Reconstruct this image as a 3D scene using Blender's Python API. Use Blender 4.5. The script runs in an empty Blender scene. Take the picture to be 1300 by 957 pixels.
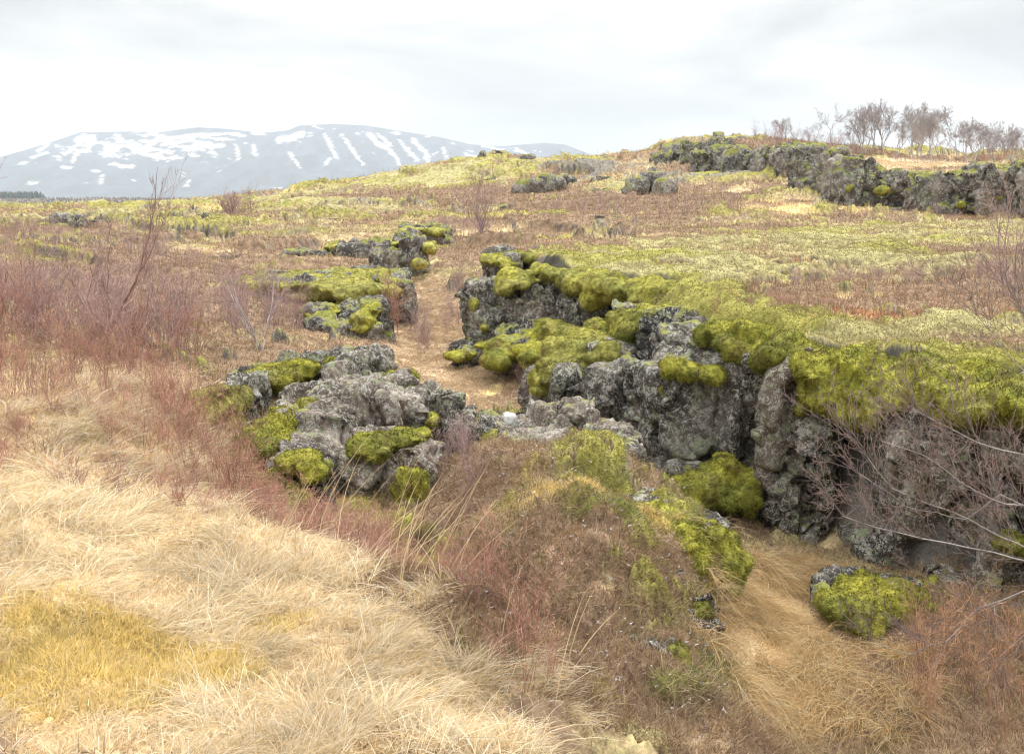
import bpy, math, random
import numpy as np
from mathutils import Vector
random.seed(7)
RNG = np.random.default_rng(11)
SC = bpy.context.scene
COL = SC.collection

# ------------------------------------------------------------------ camera
F = 1300.0; CX = 650.0; CY = 434.0
TILT = math.atan((434-247)/F)
CT, ST = math.cos(TILT), math.sin(TILT)
cam_d = bpy.data.cameras.new("camera"); cam = bpy.data.objects.new("camera", cam_d); COL.objects.link(cam)
cam.location = (0, 0, 0); cam.rotation_euler = (math.pi/2-TILT, 0, 0)
cam_d.sensor_width = 36; cam_d.lens = 36.0; cam_d.shift_y = -44.5/1300
cam_d.clip_start = 0.05; cam_d.clip_end = 40000
SC.camera = cam

# ------------------------------------------------------------------ world, sun, exposure
SUN_EL, SUN_AZ = math.radians(52), math.radians(25)      # azimuth measured from +Y towards +X
world = bpy.data.worlds.new("World"); SC.world = world; world.use_nodes = True
nt = world.node_tree; nt.nodes.clear()
N = nt.nodes.new; L = nt.links.new
out = N("ShaderNodeOutputWorld"); bg = N("ShaderNodeBackground"); bg.inputs[1].default_value = 0.1
sky = N("ShaderNodeTexSky"); sky.sky_type = 'NISHITA'; sky.sun_disc = False
sky.sun_elevation = SUN_EL; sky.sun_rotation = SUN_AZ
tc = N("ShaderNodeTexCoord"); sep = N("ShaderNodeSeparateXYZ"); L(tc.outputs['Generated'], sep.inputs[0])
mp = N("ShaderNodeMapping"); mp.inputs['Scale'].default_value = (1.5, 1.5, 5.5); L(tc.outputs['Generated'], mp.inputs[0])
n1 = N("ShaderNodeTexNoise"); n1.inputs['Scale'].default_value = 1.7; n1.inputs['Detail'].default_value = 9
n1.inputs['Roughness'].default_value = 0.52; n1.inputs['Distortion'].default_value = 0.35; L(mp.outputs[0], n1.inputs[0])
cr = N("ShaderNodeValToRGB"); L(n1.outputs[0], cr.inputs[0])
e = cr.color_ramp.elements
e[0].position = 0.38; e[0].color = (0.66, 0.672, 0.683, 1)
e[1].position = 0.62; e[1].color = (1.28, 1.26, 1.22, 1)
m = cr.color_ramp.elements.new(0.5); m.color = (0.88, 0.885, 0.88, 1)
# an overcast sky is brighter towards the zenith
zr = N("ShaderNodeMapRange"); zr.interpolation_type = 'SMOOTHSTEP'
L(sep.outputs[2], zr.inputs[0]); zr.inputs[1].default_value = 0.2; zr.inputs[2].default_value = 0.9
zr.inputs[3].default_value = 5.1; zr.inputs[4].default_value = 15.5
mul = N("ShaderNodeVectorMath"); mul.operation = 'SCALE'; L(cr.outputs[0], mul.inputs[0]); L(zr.outputs[0], mul.inputs['Scale'])
mx = N("ShaderNodeMix"); mx.data_type = 'RGBA'; mx.inputs[0].default_value = 0.97
L(sky.outputs[0], mx.inputs[6]); L(mul.outputs[0], mx.inputs[7]); L(mx.outputs[2], bg.inputs[0]); L(bg.outputs[0], out.inputs[0])
sd = bpy.data.lights.new("sun", 'SUN'); sd.energy = 1.5; sd.angle = math.radians(13); sd.color = (1, 0.95, 0.88)
so = bpy.data.objects.new("sun", sd); COL.objects.link(so)
sdir = Vector((math.cos(SUN_EL)*math.sin(SUN_AZ), math.cos(SUN_EL)*math.cos(SUN_AZ), math.sin(SUN_EL)))
so.rotation_euler = sdir.to_track_quat('Z', 'Y').to_euler(); so.location = (0, 0, 60)
SC.view_settings.view_transform = 'Standard'; SC.view_settings.look = 'None'
SC.view_settings.exposure = 0.95; SC.view_settings.gamma = 1.0; SC.view_settings.use_curve_mapping = False
SC.cycles.use_denoising = True; SC.cycles.filter_width = 1.15; SC.cycles.max_bounces = 5; SC.cycles.diffuse_bounces = 2; SC.cycles.volume_bounces = 1; SC.cycles.glossy_bounces = 1
SC.cycles.transmission_bounces = 2; SC.cycles.transparent_max_bounces = 4

# ------------------------------------------------------------------ maths helpers
def at(px, py, Y):
    """world point at distance Y (along +Y) seen at a pixel of the photograph"""
    v = (CY-np.asarray(py, float))/F; u = (np.asarray(px, float)-CX)/F
    fy = CT+v*ST; k = Y/fy
    return np.stack([u*k, np.broadcast_to(Y, np.shape(u*k)), (-ST+v*CT)*k], -1)
def at_z(px, py, z):
    v = (CY-py)/F; u = (px-CX)/F
    k = z/(-ST+v*CT)
    return np.array([u*k, (CT+v*ST)*k, z])
def proj(P):
    d = np.maximum(P[:, 1]*CT-P[:, 2]*ST, 0.05); v = (P[:, 1]*ST+P[:, 2]*CT)/d
    return CX+F*P[:, 0]/d, CY-F*v
def sstep(a, b, x):
    t = np.clip((x-a)/(b-a), 0, 1); return t*t*(3-2*t)

def _hash(i, j, k, s):
    with np.errstate(over='ignore'):
        h = (i.astype(np.uint32)*np.uint32(374761393) + j.astype(np.uint32)*np.uint32(668265263)
             + k.astype(np.uint32)*np.uint32(2147483647-118) + np.uint32(s*974711+17))
        h = (h ^ (h >> np.uint32(13)))*np.uint32(1274126177)
        h = (h ^ (h >> np.uint32(16)))*np.uint32(2246822519)
        return h ^ (h >> np.uint32(15))
_a = RNG.normal(size=(256, 3)); _G = (_a/np.linalg.norm(_a, axis=1)[:, None]).astype(np.float32)
def pnoise(P, seed=0):
    P = np.asarray(P, np.float32); I = np.floor(P).astype(np.int64); f = P-I
    u = f*f*f*(f*(f*6-15)+10); r = 0
    for dx in (0, 1):
        wx = u[:, 0] if dx else 1-u[:, 0]
        for dy in (0, 1):
            wy = u[:, 1] if dy else 1-u[:, 1]
            for dz in (0, 1):
                wz = u[:, 2] if dz else 1-u[:, 2]
                g = _G[_hash(I[:, 0]+dx, I[:, 1]+dy, I[:, 2]+dz, seed) & np.uint32(255)]
                r = r + wx*wy*wz*(g[:, 0]*(f[:, 0]-dx)+g[:, 1]*(f[:, 1]-dy)+g[:, 2]*(f[:, 2]-dz))
    return r*1.6
def pnoise2(P, seed=0):
    x = P[:, 0]; y = P[:, 1]; I = np.floor(x).astype(np.int32); J = np.floor(y).astype(np.int32); fx = (x-I).astype(np.float32); fy = (y-J).astype(np.float32)
    ux = fx*fx*(3-2*fx); uy = fy*fy*(3-2*fy); K = np.int32(0)*I
    def c(dx, dy):
        g = _G[_hash(I+dx, J+dy, K, seed) & np.uint32(255)]; return g[:, 0]*(fx-dx)+g[:, 1]*(fy-dy)
    a = c(0, 0); b = c(1, 0); d = c(0, 1); e_ = c(1, 1)
    return ((a*(1-ux)+b*ux)*(1-uy)+(d*(1-ux)+e_*ux)*uy)*1.9
def fbm2(Q, scale=1.0, octs=4, gain=0.5, seed=0):
    P = np.asarray(Q, np.float32)[:, :2]/scale; r = 0; a = 1.0; t = 0
    for o in range(octs):
        r = r+a*pnoise2(P, seed+o); t += a*a; a *= gain; P = np.stack([P[:, 0]*1.62-P[:, 1]*1.22+5.1, P[:, 0]*1.22+P[:, 1]*1.62+9.7], 1)
    return r/math.sqrt(t)
def fbm(P, scale=1.0, octs=4, gain=0.5, seed=0):
    P = np.asarray(P, np.float32)/scale; r = 0; a = 1.0; t = 0
    for o in range(octs):
        r = r+a*pnoise(P+o*17.3, seed+o); t += a; a *= gain; P = P*2.03
    return r/t*1.35
def worley(P, seed=0, flat=False):
    """F1, F2 and a random value of the nearest cell"""
    P = np.asarray(P, np.float32); I = np.floor(P).astype(np.int64); n = len(P)
    f1 = np.full(n, 9., np.float32); f2 = f1.copy(); cid = np.zeros(n, np.float32)
    for dx in (-1, 0, 1):
        for dy in (-1, 0, 1):
            for dz in ((0,) if flat else (-1, 0, 1)):
                c = I+np.array([dx, dy, dz]); h = _hash(c[:, 0], c[:, 1], c[:, 2], seed)
                q = c+np.stack([(h & np.uint32(1023))/1024., ((h >> np.uint32(10)) & np.uint32(1023))/1024.,
                                ((h >> np.uint32(20)) & np.uint32(1023))/1024.], 1)
                if flat: q[:, 2] = P[:, 2]
                d = np.sqrt(((q-P)**2).sum(1)).astype(np.float32)
                m = d < f1
                f2 = np.where(m, f1, np.minimum(f2, d)); cid = np.where(m, (h & np.uint32(255))/255., cid); f1 = np.where(m, d, f1)
    return f1, f2, cid
def facets(P, seed=0):
    """offset of each point along a random tilt of its nearest cell: flat angular faces with sharp steps between"""
    P = np.asarray(P, np.float32); I = np.floor(P).astype(np.int64); n = len(P); f1 = np.full(n, 9., np.float32); f2 = f1.copy(); out = np.zeros(n, np.float32)
    for dx in (-1, 0, 1):
        for dy in (-1, 0, 1):
            for dz in (-1, 0, 1):
                c = I+np.array([dx, dy, dz]); h = _hash(c[:, 0], c[:, 1], c[:, 2], seed)
                q = c+np.stack([(h & np.uint32(1023))/1024., ((h >> np.uint32(10)) & np.uint32(1023))/1024., ((h >> np.uint32(20)) & np.uint32(1023))/1024.], 1)
                v = P-q; d = np.sqrt((v**2).sum(1)).astype(np.float32); m = d < f1
                t = (v*_G[(h >> np.uint32(7)) & np.uint32(255)]).sum(1)+((h >> np.uint32(3)) & np.uint32(255))/255.*.7-.35
                f2 = np.where(m, f1, np.minimum(f2, d)); out = np.where(m, t, out); f1 = np.where(m, d, f1)
    return out, f2-f1
def xy0(P): 
    Q = np.array(P, np.float32); Q[:, 2] = 0; return Q

# ------------------------------------------------------------------ mesh helpers
class Soup:
    def __init__(s): s.V = []; s.T = []; s.C = []; s.n = 0
    def add(s, V, T, C):
        V = np.asarray(V, np.float32); T = np.asarray(T, np.int64)
        C = np.asarray(C, np.float32)
        if C.ndim == 1: C = np.broadcast_to(C, (len(V), 3))
        s.V.append(V); s.T.append(T+s.n); s.C.append(C); s.n += len(V)
    def arrays(s): return np.concatenate(s.V), np.concatenate(s.T), np.concatenate(s.C)
def mesh_from(V, T, Cc=None, smooth=True, name='m'):
    """T: (n,3) or (n,4) faces"""
    me = bpy.data.meshes.new(name); k = T.shape[1]
    me.vertices.add(len(V)); me.vertices.foreach_set('co', np.ascontiguousarray(V, np.float32).ravel())
    me.loops.add(len(T)*k); me.loops.foreach_set('vertex_index', np.ascontiguousarray(T, np.int32).ravel())
    me.polygons.add(len(T)); me.polygons.foreach_set('loop_start', np.arange(0, len(T)*k, k, dtype=np.int32))
    me.polygons.foreach_set('use_smooth', np.full(len(T), smooth))
    if Cc is not None:
        a = me.color_attributes.new('col', 'FLOAT_COLOR', 'POINT')
        c4 = np.ones((len(V), 4), np.float32); c4[:, :3] = np.clip(Cc, 0, 1); a.data.foreach_set('color', c4.ravel())
    me.update(calc_edges=True); me.validate()
    return me
def obj(name, me, mat, parent=None, origin=(0, 0, 0)):
    o = bpy.data.objects.new(name, me); me.name = name; COL.objects.link(o)
    if mat and not me.materials: me.materials.append(mat)
    if parent: o.parent = parent
    else: o.location = origin
    return o
def tag(o, label=None, cat=None, group=None, kind=None):
    if label: o['label'] = label
    if cat: o['category'] = cat
    if group: o['group'] = group
    if kind: o['kind'] = kind
    return o
def remesh(V, T, voxel):
    me = mesh_from(V, T, None, False, 'tmp'); o = bpy.data.objects.new('tmp', me); COL.objects.link(o)
    r = o.modifiers.new('r', 'REMESH'); r.mode = 'VOXEL'; r.voxel_size = voxel; r.use_smooth_shade = True
    dg = bpy.context.evaluated_depsgraph_get(); m2 = bpy.data.meshes.new_from_object(o.evaluated_get(dg))
    n = len(m2.vertices); co = np.empty(n*3, np.float32); m2.vertices.foreach_get('co', co)
    nf = len(m2.polygons); fi = np.empty(len(m2.loops), np.int32); m2.loops.foreach_get('vertex_index', fi)
    bpy.data.objects.remove(o); bpy.data.meshes.remove(me); bpy.data.meshes.remove(m2)
    return co.reshape(-1, 3), fi.reshape(nf, 4)
def pieces(V, Q, keep=60):
    """split a mesh into its connected pieces, largest first"""
    lab = np.arange(len(V))
    while True:
        m = lab[Q].min(1); new = lab.copy()
        for k in range(4): np.minimum.at(new, Q[:, k], m)
        new = new[new]
        if (new == lab).all(): break
        lab = new
    fl = lab[Q[:, 0]]; u, c = np.unique(fl, return_counts=True); out = []
    for i in np.argsort(-c):
        if c[i] < keep and out: break
        q = Q[fl == u[i]]; vs, inv = np.unique(q, return_inverse=True); out.append((V[vs], inv.reshape(q.shape)))
    return out
def normals(V, Q):
    a, b, c, d = V[Q[:, 0]], V[Q[:, 1]], V[Q[:, 2]], V[Q[:, 3]]
    fn = np.cross(c-a, d-b); nn = np.zeros_like(V)
    for k in range(4):
        for ax in range(3): nn[:, ax] += np.bincount(Q[:, k], fn[:, ax], len(V))
    return nn/np.maximum(np.linalg.norm(nn, axis=1)[:, None], 1e-9)
def relax(V, Q, it=1, f=0.5):
    for _ in range(it):
        s = np.zeros_like(V); cnt = np.zeros(len(V))
        for k in range(4):
            a, b = Q[:, k], Q[:, (k+1) % 4]
            for ax in range(3):
                s[:, ax] += np.bincount(a, V[b, ax], len(V))+np.bincount(b, V[a, ax], len(V))
            cnt += np.bincount(a, minlength=len(V))+np.bincount(b, minlength=len(V))
        V = V+(s/np.maximum(cnt, 1)[:, None]-V)*f
    return V
def hull(P):
    import bmesh
    bm = bmesh.new()
    for p in P: bm.verts.new(p)
    r = bmesh.ops.convex_hull(bm, input=bm.verts)
    bmesh.ops.delete(bm, geom=list({g for g in r['geom_interior'] if isinstance(g, bmesh.types.BMVert)}), context='VERTS')
    bmesh.ops.triangulate(bm, faces=bm.faces); bm.verts.index_update(); bmesh.ops.recalc_face_normals(bm, faces=bm.faces)
    V = np.array([v.co[:] for v in bm.verts]); T = np.array([[v.index for v in f.verts] for f in bm.faces]); bm.free()
    return V, T
def block(c, s, rng, pts=26, power=0.45, rz=0., tilt=0.12):
    """a convex fractured stone of centre c and full size s"""
    d = rng.normal(size=(pts, 3)); d /= np.abs(d).max(1)[:, None]
    d = np.sign(d)*np.abs(d)**power; d *= rng.uniform(0.82, 1.04, (pts, 1))
    P = d*np.array(s)*0.5
    t1, t2 = rng.normal(0, tilt, 2); a = rz
    P[:, 0] += P[:, 2]*t1; P[:, 1] += P[:, 2]*t2
    x = P[:, 0]*math.cos(a)-P[:, 1]*math.sin(a); y = P[:, 0]*math.sin(a)+P[:, 1]*math.cos(a)
    return hull(np.stack([x, y, P[:, 2]], 1)+np.array(c))
def ico(c, s, n=2):
    import bmesh
    bm = bmesh.new(); bmesh.ops.create_icosphere(bm, subdivisions=n, radius=1.0)
    V = np.array([v.co[:] for v in bm.verts])*np.array(s)+np.array(c)
    T = np.array([[v.index for v in f.verts] for f in bm.faces]); bm.free(); return V, T
def merge(parts):
    V = []; T = []; n = 0
    for v, t in parts: V.append(v); T.append(t+n); n += len(v)
    return np.concatenate(V), np.concatenate(T)

# ------------------------------------------------------------------ ribbons (grass, moss fuzz) and twigs
def ribbons(S, P, D, Ln, W, droop, Cb, Ct, segs=3, rng=RNG):
    """grass-like blades: roots P, unit directions D, length, width, sideways droop vectors, base and tip colours"""
    n = len(P)
    if n == 0: return
    side = np.cross(D, rng.normal(size=(n, 3))); side /= np.maximum(np.linalg.norm(side, axis=1)[:, None], 1e-6)
    rows = []; cols = []
    for i in range(segs):
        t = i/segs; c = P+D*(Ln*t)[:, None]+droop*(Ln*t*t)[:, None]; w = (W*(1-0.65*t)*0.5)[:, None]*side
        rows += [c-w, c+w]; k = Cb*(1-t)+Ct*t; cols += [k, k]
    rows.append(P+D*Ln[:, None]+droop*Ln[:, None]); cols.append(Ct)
    m = 2*segs+1
    V = np.stack(rows, 1).reshape(-1, 3); C = np.stack(cols, 1).reshape(-1, 3)
    b = (np.arange(n)*m)[:, None]; T = []
    for i in range(segs-1):
        k = 2*i
        T += [b+np.array([k, k+1, k+3]), b+np.array([k, k+3, k+2])]
    k = 2*(segs-1); T.append(b+np.array([k, k+1, k+2]))
    S.add(V, np.concatenate(T), C)
def tubes(S, A, B, r0, r1, C, sides=3, C1=None):
    A = np.asarray(A, float); B = np.asarray(B, float); r0 = np.asarray(r0); r1 = np.asarray(r1); C = np.asarray(C, float)
    d = B-A; d /= np.maximum(np.linalg.norm(d, axis=1)[:, None], 1e-9)
    ref = np.where(np.abs(d[:, 2:3]) > 0.9, np.array([[1., 0, 0]]), np.array([[0, 0, 1.]]))
    u = np.cross(d, ref); u /= np.linalg.norm(u, axis=1)[:, None]; w = np.cross(d, u)
    rows = []
    for base, r in ((A, r0), (B, r1)):
        for k in range(sides):
            a = 2*math.pi*k/sides
            rows.append(base+(u*math.cos(a)+w*math.sin(a))*r[:, None])
    V = np.stack(rows, 1).reshape(-1, 3); n = len(A); b = (np.arange(n)*2*sides)[:, None]; T = []
    for k in range(sides):
        k2 = (k+1) % sides
        T += [b+np.array([k, k2, sides+k2]), b+np.array([k, sides+k2, sides+k])]
    if C1 is None: C1 = C
    Cc = np.concatenate([np.repeat(C[:, None], sides, 1), np.repeat(np.asarray(C1)[:, None], sides, 1)], 1).reshape(-1, 3)
    S.add(V, np.concatenate(T), Cc)
def grow(rng, p, d, ln, r, lev, out, P):
    """recursive twig growth; out collects (a, b, ra, rb, level)"""
    n = P['segs'][lev]; step = ln/n; p = np.array(p, float); d = np.array(d, float); d /= np.linalg.norm(d)
    maxl = len(P['segs'])-1
    for i in range(n):
        d = d+rng.normal(0, P['wob'], 3)+np.array([0, 0, P['up'][lev]]); d /= np.linalg.norm(d)
        q = p+d*step; ra = r*(1-0.75*i/n); rb = r*(1-0.75*(i+1)/n)
        out.append((p.copy(), q.copy(), ra, rb, lev))
        if lev < maxl and (i+1)/n > P['start']:
            for _ in range(rng.poisson(P['kids'][lev])):
                s = rng.normal(size=3); s -= d*s.dot(d); s /= np.linalg.norm(s)
                k = d*math.cos(P['ang'])+s*math.sin(P['ang'])
                grow(rng, q, k, ln*P['ratio']*rng.uniform(0.6, 1.15)*(1-0.4*i/n), rb*0.72, lev+1, out, P)
        p = q
def twig_mesh(segs, cols, sides, rng, minr=0.0012):
    S = Soup(); A = np.array([s[0] for s in segs]); B = np.array([s[1] for s in segs])
    r0 = np.maximum([s[2] for s in segs], minr); r1 = np.maximum([s[3] for s in segs], minr); lv = np.array([s[4] for s in segs])
    C = np.array(cols)[np.minimum(lv, len(cols)-1)]*rng.uniform(0.75, 1.25, (len(lv), 1))
    tubes(S, A, B, r0, r1, C, sides); V, T, C = S.arrays()
    return V, T, C

# ------------------------------------------------------------------ materials
def new_mat(name):
    m = bpy.data.materials.new(name); m.use_nodes = True; t = m.node_tree; t.nodes.clear()
    o = t.nodes.new("ShaderNodeOutputMaterial"); b = t.nodes.new("ShaderNodeBsdfPrincipled")
    b.inputs['Roughness'].default_value = 0.9; b.inputs['Specular IOR Level'].default_value = 0.15
    t.links.new(b.outputs[0], o.inputs[0]); return m, t, b, o
def noise_node(t, vec, scale, detail=4, rough=0.6, dist=0.0):
    n = t.nodes.new("ShaderNodeTexNoise"); n.inputs['Scale'].default_value = scale; n.inputs['Detail'].default_value = detail
    n.inputs['Roughness'].default_value = rough; n.inputs['Distortion'].default_value = dist
    t.links.new(vec, n.inputs['Vector']); return n
def ramp(t, fac, stops):
    r = t.nodes.new("ShaderNodeValToRGB"); t.links.new(fac, r.inputs[0]); el = r.color_ramp.elements
    for i, (p, c) in enumerate(stops):
        k = el[i] if i < 2 else el.new(p)
        k.position = p; k.color = (*c, 1) if len(c) == 3 else c
    return r
def mixc(t, fac, a, b, mode='MIX'):
    m = t.nodes.new("ShaderNodeMix"); m.data_type = 'RGBA'; m.blend_type = mode
    for sock, v in ((m.inputs[0], fac), (m.inputs[6], a), (m.inputs[7], b)):
        if isinstance(v, (int, float)): sock.default_value = v
        elif isinstance(v, tuple): sock.default_value = (*v, 1)
        else: t.links.new(v, sock)
    return m.outputs[2]
def mth(t, op, a, b=0.0, c=0.0):
    m = t.nodes.new("ShaderNodeMath"); m.operation = op
    for sock, v in zip(m.inputs, (a, b, c)):
        if isinstance(v, (int, float)): sock.default_value = v
        else: t.links.new(v, sock)
    return m.outputs[0]

def mat_attr(name, fine=60., bump=0.5, bdist=0.01, lo=0.72, hi=1.3, trans=0.0, fine2=None, rough=0.9):
    m, t, b, o = new_mat(name)
    a = t.nodes.new("ShaderNodeAttribute"); a.attribute_name = 'col'
    g = t.nodes.new("ShaderNodeTexCoord"); vec = g.outputs['Object']
    col = a.outputs['Color']
    if fine:
        n = noise_node(t, vec, fine, 5, 0.7)
        r = ramp(t, n.outputs[0], [(0.3, (lo,)*3), (0.7, (hi,)*3)])
        col = mixc(t, 1.0, col, r.outputs[0], 'MULTIPLY')
        if fine2:
            n2 = noise_node(t, vec, fine2, 4, 0.6)
            r2 = ramp(t, n2.outputs[0], [(0.32, (lo, lo*0.98, lo*0.95)), (0.68, (hi, hi, hi))])
            col = mixc(t, 1.0, col, r2.outputs[0], 'MULTIPLY')
        if bump:
            bp = t.nodes.new("ShaderNodeBump"); bp.inputs['Strength'].default_value = bump; bp.inputs['Distance'].default_value = bdist
            t.links.new(n.outputs[0], bp.inputs['Height']); t.links.new(bp.outputs[0], b.inputs['Normal'])
    b.inputs['Roughness'].default_value = rough
    t.links.new(col, b.inputs['Base Color'])
    if trans:
        tr = t.nodes.new("ShaderNodeBsdfTranslucent"); t.links.new(col, tr.inputs[0])
        ms = t.nodes.new("ShaderNodeMixShader"); ms.inputs[0].default_value = trans
        t.links.new(b.outputs[0], ms.inputs[1]); t.links.new(tr.outputs[0], ms.inputs[2]); t.links.new(ms.outputs[0], o.inputs[0])
    return m

def mat_rock(name, k=1.0, moss=0.35, lichen=1.0, tone=(1, 1, 1)):
    """weathered basalt: k scales pattern size (1 = seen from a few metres)"""
    m, t, b, o = new_mat(name)
    g = t.nodes.new("ShaderNodeTexCoord"); vec = g.outputs['Object']
    nd = noise_node(t, vec, 7*k, 3, 0.6); vd = t.nodes.new("ShaderNodeVectorMath"); vd.operation = 'SCALE'; vd.inputs['Scale'].default_value = 0.12/k
    t.links.new(nd.outputs['Color'], vd.inputs[0])
    va = t.nodes.new("ShaderNodeVectorMath"); va.operation = 'ADD'; t.links.new(vec, va.inputs[0]); t.links.new(vd.outputs[0], va.inputs[1]); dv = va.outputs[0]
    n1 = noise_node(t, vec, 2.2*k, 8, 0.62); n2 = noise_node(t, vec, 26*k, 6, 0.75); n3 = noise_node(t, vec, 0.9*k, 3, 0.5)
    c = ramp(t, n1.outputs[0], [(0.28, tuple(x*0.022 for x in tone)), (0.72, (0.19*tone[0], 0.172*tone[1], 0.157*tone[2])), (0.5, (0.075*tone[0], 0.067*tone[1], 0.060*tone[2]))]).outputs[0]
    # warm brown weathering
    c = mixc(t, mth(t, 'MULTIPLY', ramp(t, n3.outputs[0], [(0.5, (0,)*3), (0.66, (1,)*3)]).outputs[0], 0.55), c, (0.13, 0.08, 0.052))
    c = mixc(t, 1.0, c, ramp(t, n2.outputs[0], [(0.3, (0.5,)*3), (0.7, (1.6,)*3)]).outputs[0], 'MULTIPLY')
    # crust lichens: mottled pale blotches from broad stains down to specks, and some round rosettes
    for sc, lo_, hi_, col, amt in ((2.0*k, .55, .62, (0.22, 0.20, 0.165), .35), (9*k, .59, .63, (0.38, 0.355, 0.31), .6), (30*k, .57, .60, (0.48, 0.46, 0.41), .75), (75*k, .565, .60, (0.58, 0.565, 0.52), .7), (16*k, .585, .62, (0.30, 0.34, 0.20), .7)):
        q = noise_node(t, dv, sc, 6, .72, .4); pm = noise_node(t, vec, sc*.21+.35*k, 3, .6)
        q2 = mth(t, 'ADD', q.outputs[0], mth(t, 'MULTIPLY', mth(t, 'SUBTRACT', pm.outputs[0], .5), .55))
        f = ramp(t, q2, [(lo_, (0,)*3), (hi_, (1,)*3)]).outputs[0]
        c = mixc(t, mth(t, 'MULTIPLY', f, amt*lichen), c, col)
    v = t.nodes.new("ShaderNodeTexVoronoi"); v.inputs['Scale'].default_value = 5*k; t.links.new(dv, v.inputs['Vector'])
    s = t.nodes.new("ShaderNodeSeparateColor"); t.links.new(v.outputs['Color'], s.inputs[0])
    ins = mth(t, 'SUBTRACT', mth(t, 'MULTIPLY', mth(t, 'SUBTRACT', s.outputs[0], .45), .42), v.outputs['Distance'])
    cl = t.nodes.new("ShaderNodeClamp"); t.links.new(mth(t, 'MULTIPLY', mth(t, 'ADD', ins, mth(t, 'MULTIPLY', mth(t, 'SUBTRACT', n2.outputs[0], .5), .2)), 20.0), cl.inputs[0])
    c = mixc(t, mth(t, 'MULTIPLY', cl.outputs[0], .6*lichen), c, (0.46, 0.45, 0.40))
    # thin moss film on what faces up
    ge = t.nodes.new("ShaderNodeNewGeometry"); sp = t.nodes.new("ShaderNodeSeparateXYZ"); t.links.new(ge.outputs['Normal'], sp.inputs[0])
    nm = noise_node(t, vec, 3.2*k, 5, 0.65)
    f = mth(t, 'ADD', mth(t, 'MULTIPLY', sp.outputs[2], 0.5), mth(t, 'MULTIPLY', nm.outputs[0], 1.6)); f = mth(t, 'SUBTRACT', f, 1.62-moss)
    f = mth(t, 'MULTIPLY', f, 9.0); cl = t.nodes.new("ShaderNodeClamp"); t.links.new(f, cl.inputs[0])
    mc = ramp(t, n2.outputs[0], [(0.35, (0.10, 0.11, 0.02)), (0.65, (0.38, 0.38, 0.08))]).outputs[0]
    c = mixc(t, mth(t, 'MULTIPLY', cl.outputs[0], 0.85), c, mc)
    t.links.new(c, b.inputs['Base Color'])
    h = mth(t, 'ADD', mth(t, 'MULTIPLY', n1.outputs[0], 1.0), mth(t, 'MULTIPLY', n2.outputs[0], 0.22))
    bp = t.nodes.new("ShaderNodeBump"); bp.inputs['Strength'].default_value = 0.9; bp.inputs['Distance'].default_value = 0.09/k
    t.links.new(h, bp.inputs['Height']); t.links.new(bp.outputs[0], b.inputs['Normal'])
    return m
M_GROUND = mat_attr('ground_cover', 45., 0.6, 0.02, 0.6, 1.45, fine2=4.)
M_MOSS = mat_attr('moss', 75., 1.0, 0.03, 0.5, 1.5, fine2=14.)
M_GRASS = mat_attr('dry_grass', 0, trans=0.35, rough=0.7)
M_FUZZ = mat_attr('heath_tufts', 0, trans=0.2)
M_TWIG = mat_attr('twig_bark', 35., 0.0, lo=0.75, hi=1.3, rough=0.7)
M_ROCK = mat_rock('lichen_basalt', 1.0, 0.26, 1.0, (1.05, 1.0, .93))
M_ROCKW = mat_rock('weathered_lava', 1.0, 0.26, 1.0, (1.75, 1.55, 1.38))
M_ROCKM = mat_rock('mossy_basalt', 0.6, 0.42)
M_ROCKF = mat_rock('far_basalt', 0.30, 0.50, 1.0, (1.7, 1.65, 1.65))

# ------------------------------------------------------------------ terrain base
LOW = [ (0,868,3.6),(0,957,3.1),(300,868,3.7),(300,957,3.1),(600,868,3.9),(640,957,3.35),(-300,868,3.5),(-400,600,6),(0,700,4.6),(0,600,5.9),(0,500,7.9),
 (0,440,10.2),(-400,440,10),(150,520,7.3),(300,718,4.85),(300,655,5.6),(150,610,5.9),(500,760,4.55),(420,712,5.0),(600,810,4.15),
 (300,612,7.6),(430,668,7.2),(470,700,6.4),(540,725,5.7),(380,690,6.2),
 (600,600,7.5),(570,650,6.8),(740,592,7.6),(650,640,6.8),(850,655,6.9),(700,720,5.7),(620,770,4.95),(800,760,5.4),(850,820,4.9),(870,868,4.6),(780,868,4.5),(880,957,4.15),(750,957,3.8),
 (975,770,6.85),(960,868,5.6),(1010,722,7.8),(1100,868,5.6),(1200,868,5.5),(1000,957,4.9),(1200,957,4.7),(1100,770,7.0),(1300,880,5.4),(1500,900,5.3),
 (900,700,8.2),(850,640,9.3),(760,610,9.8),(600,560,10.2),(520,560,9.8),(600,520,12.9),(640,480,15.6),(560,430,19.6),(520,380,26.5),(600,380,24),(500,352,31),(620,345,29),(700,440,17),(800,440,17),(900,400,18),
 (150,440,12),(250,470,11),(240,520,8.6),(250,430,14),(250,400,17.5),(100,400,15),(250,350,26),(100,350,23),(0,350,21),(-300,350,20),(0,300,42),(0,271,95),(-400,272,90),(-400,300,40),(200,300,45),(200,263,100),(350,251,105),(350,300,47),
 (400,400,20),(350,440,15.8),(400,470,13),(320,480,11.3),(430,500,11),(430,330,34),
 (430,239,105),(520,221,98),(620,205,92),(680,209,88),(740,209,90),(830,197,92),(900,188,92),(1000,190,92),
 (430,270,64),(520,250,76),(520,285,50),(600,240,78),(600,280,54),(620,315,38),(700,240,76),(700,270,56),(700,300,42),(800,230,76),(800,260,58),(800,290,43),(900,218,79),(900,243,64),(900,272,48),(1000,252,58),(1000,282,44),(1000,303,34),
 (1300,282,48),(1100,287,46),(1300,320,25),(1500,283,47),(1700,320,25),
 (0,286,65),(-200,286,65),(-400,290,65),(200,282,65),(100,284,65),(350,274,70),(300,284,58),(100,272,82),(280,266,84)]
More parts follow.
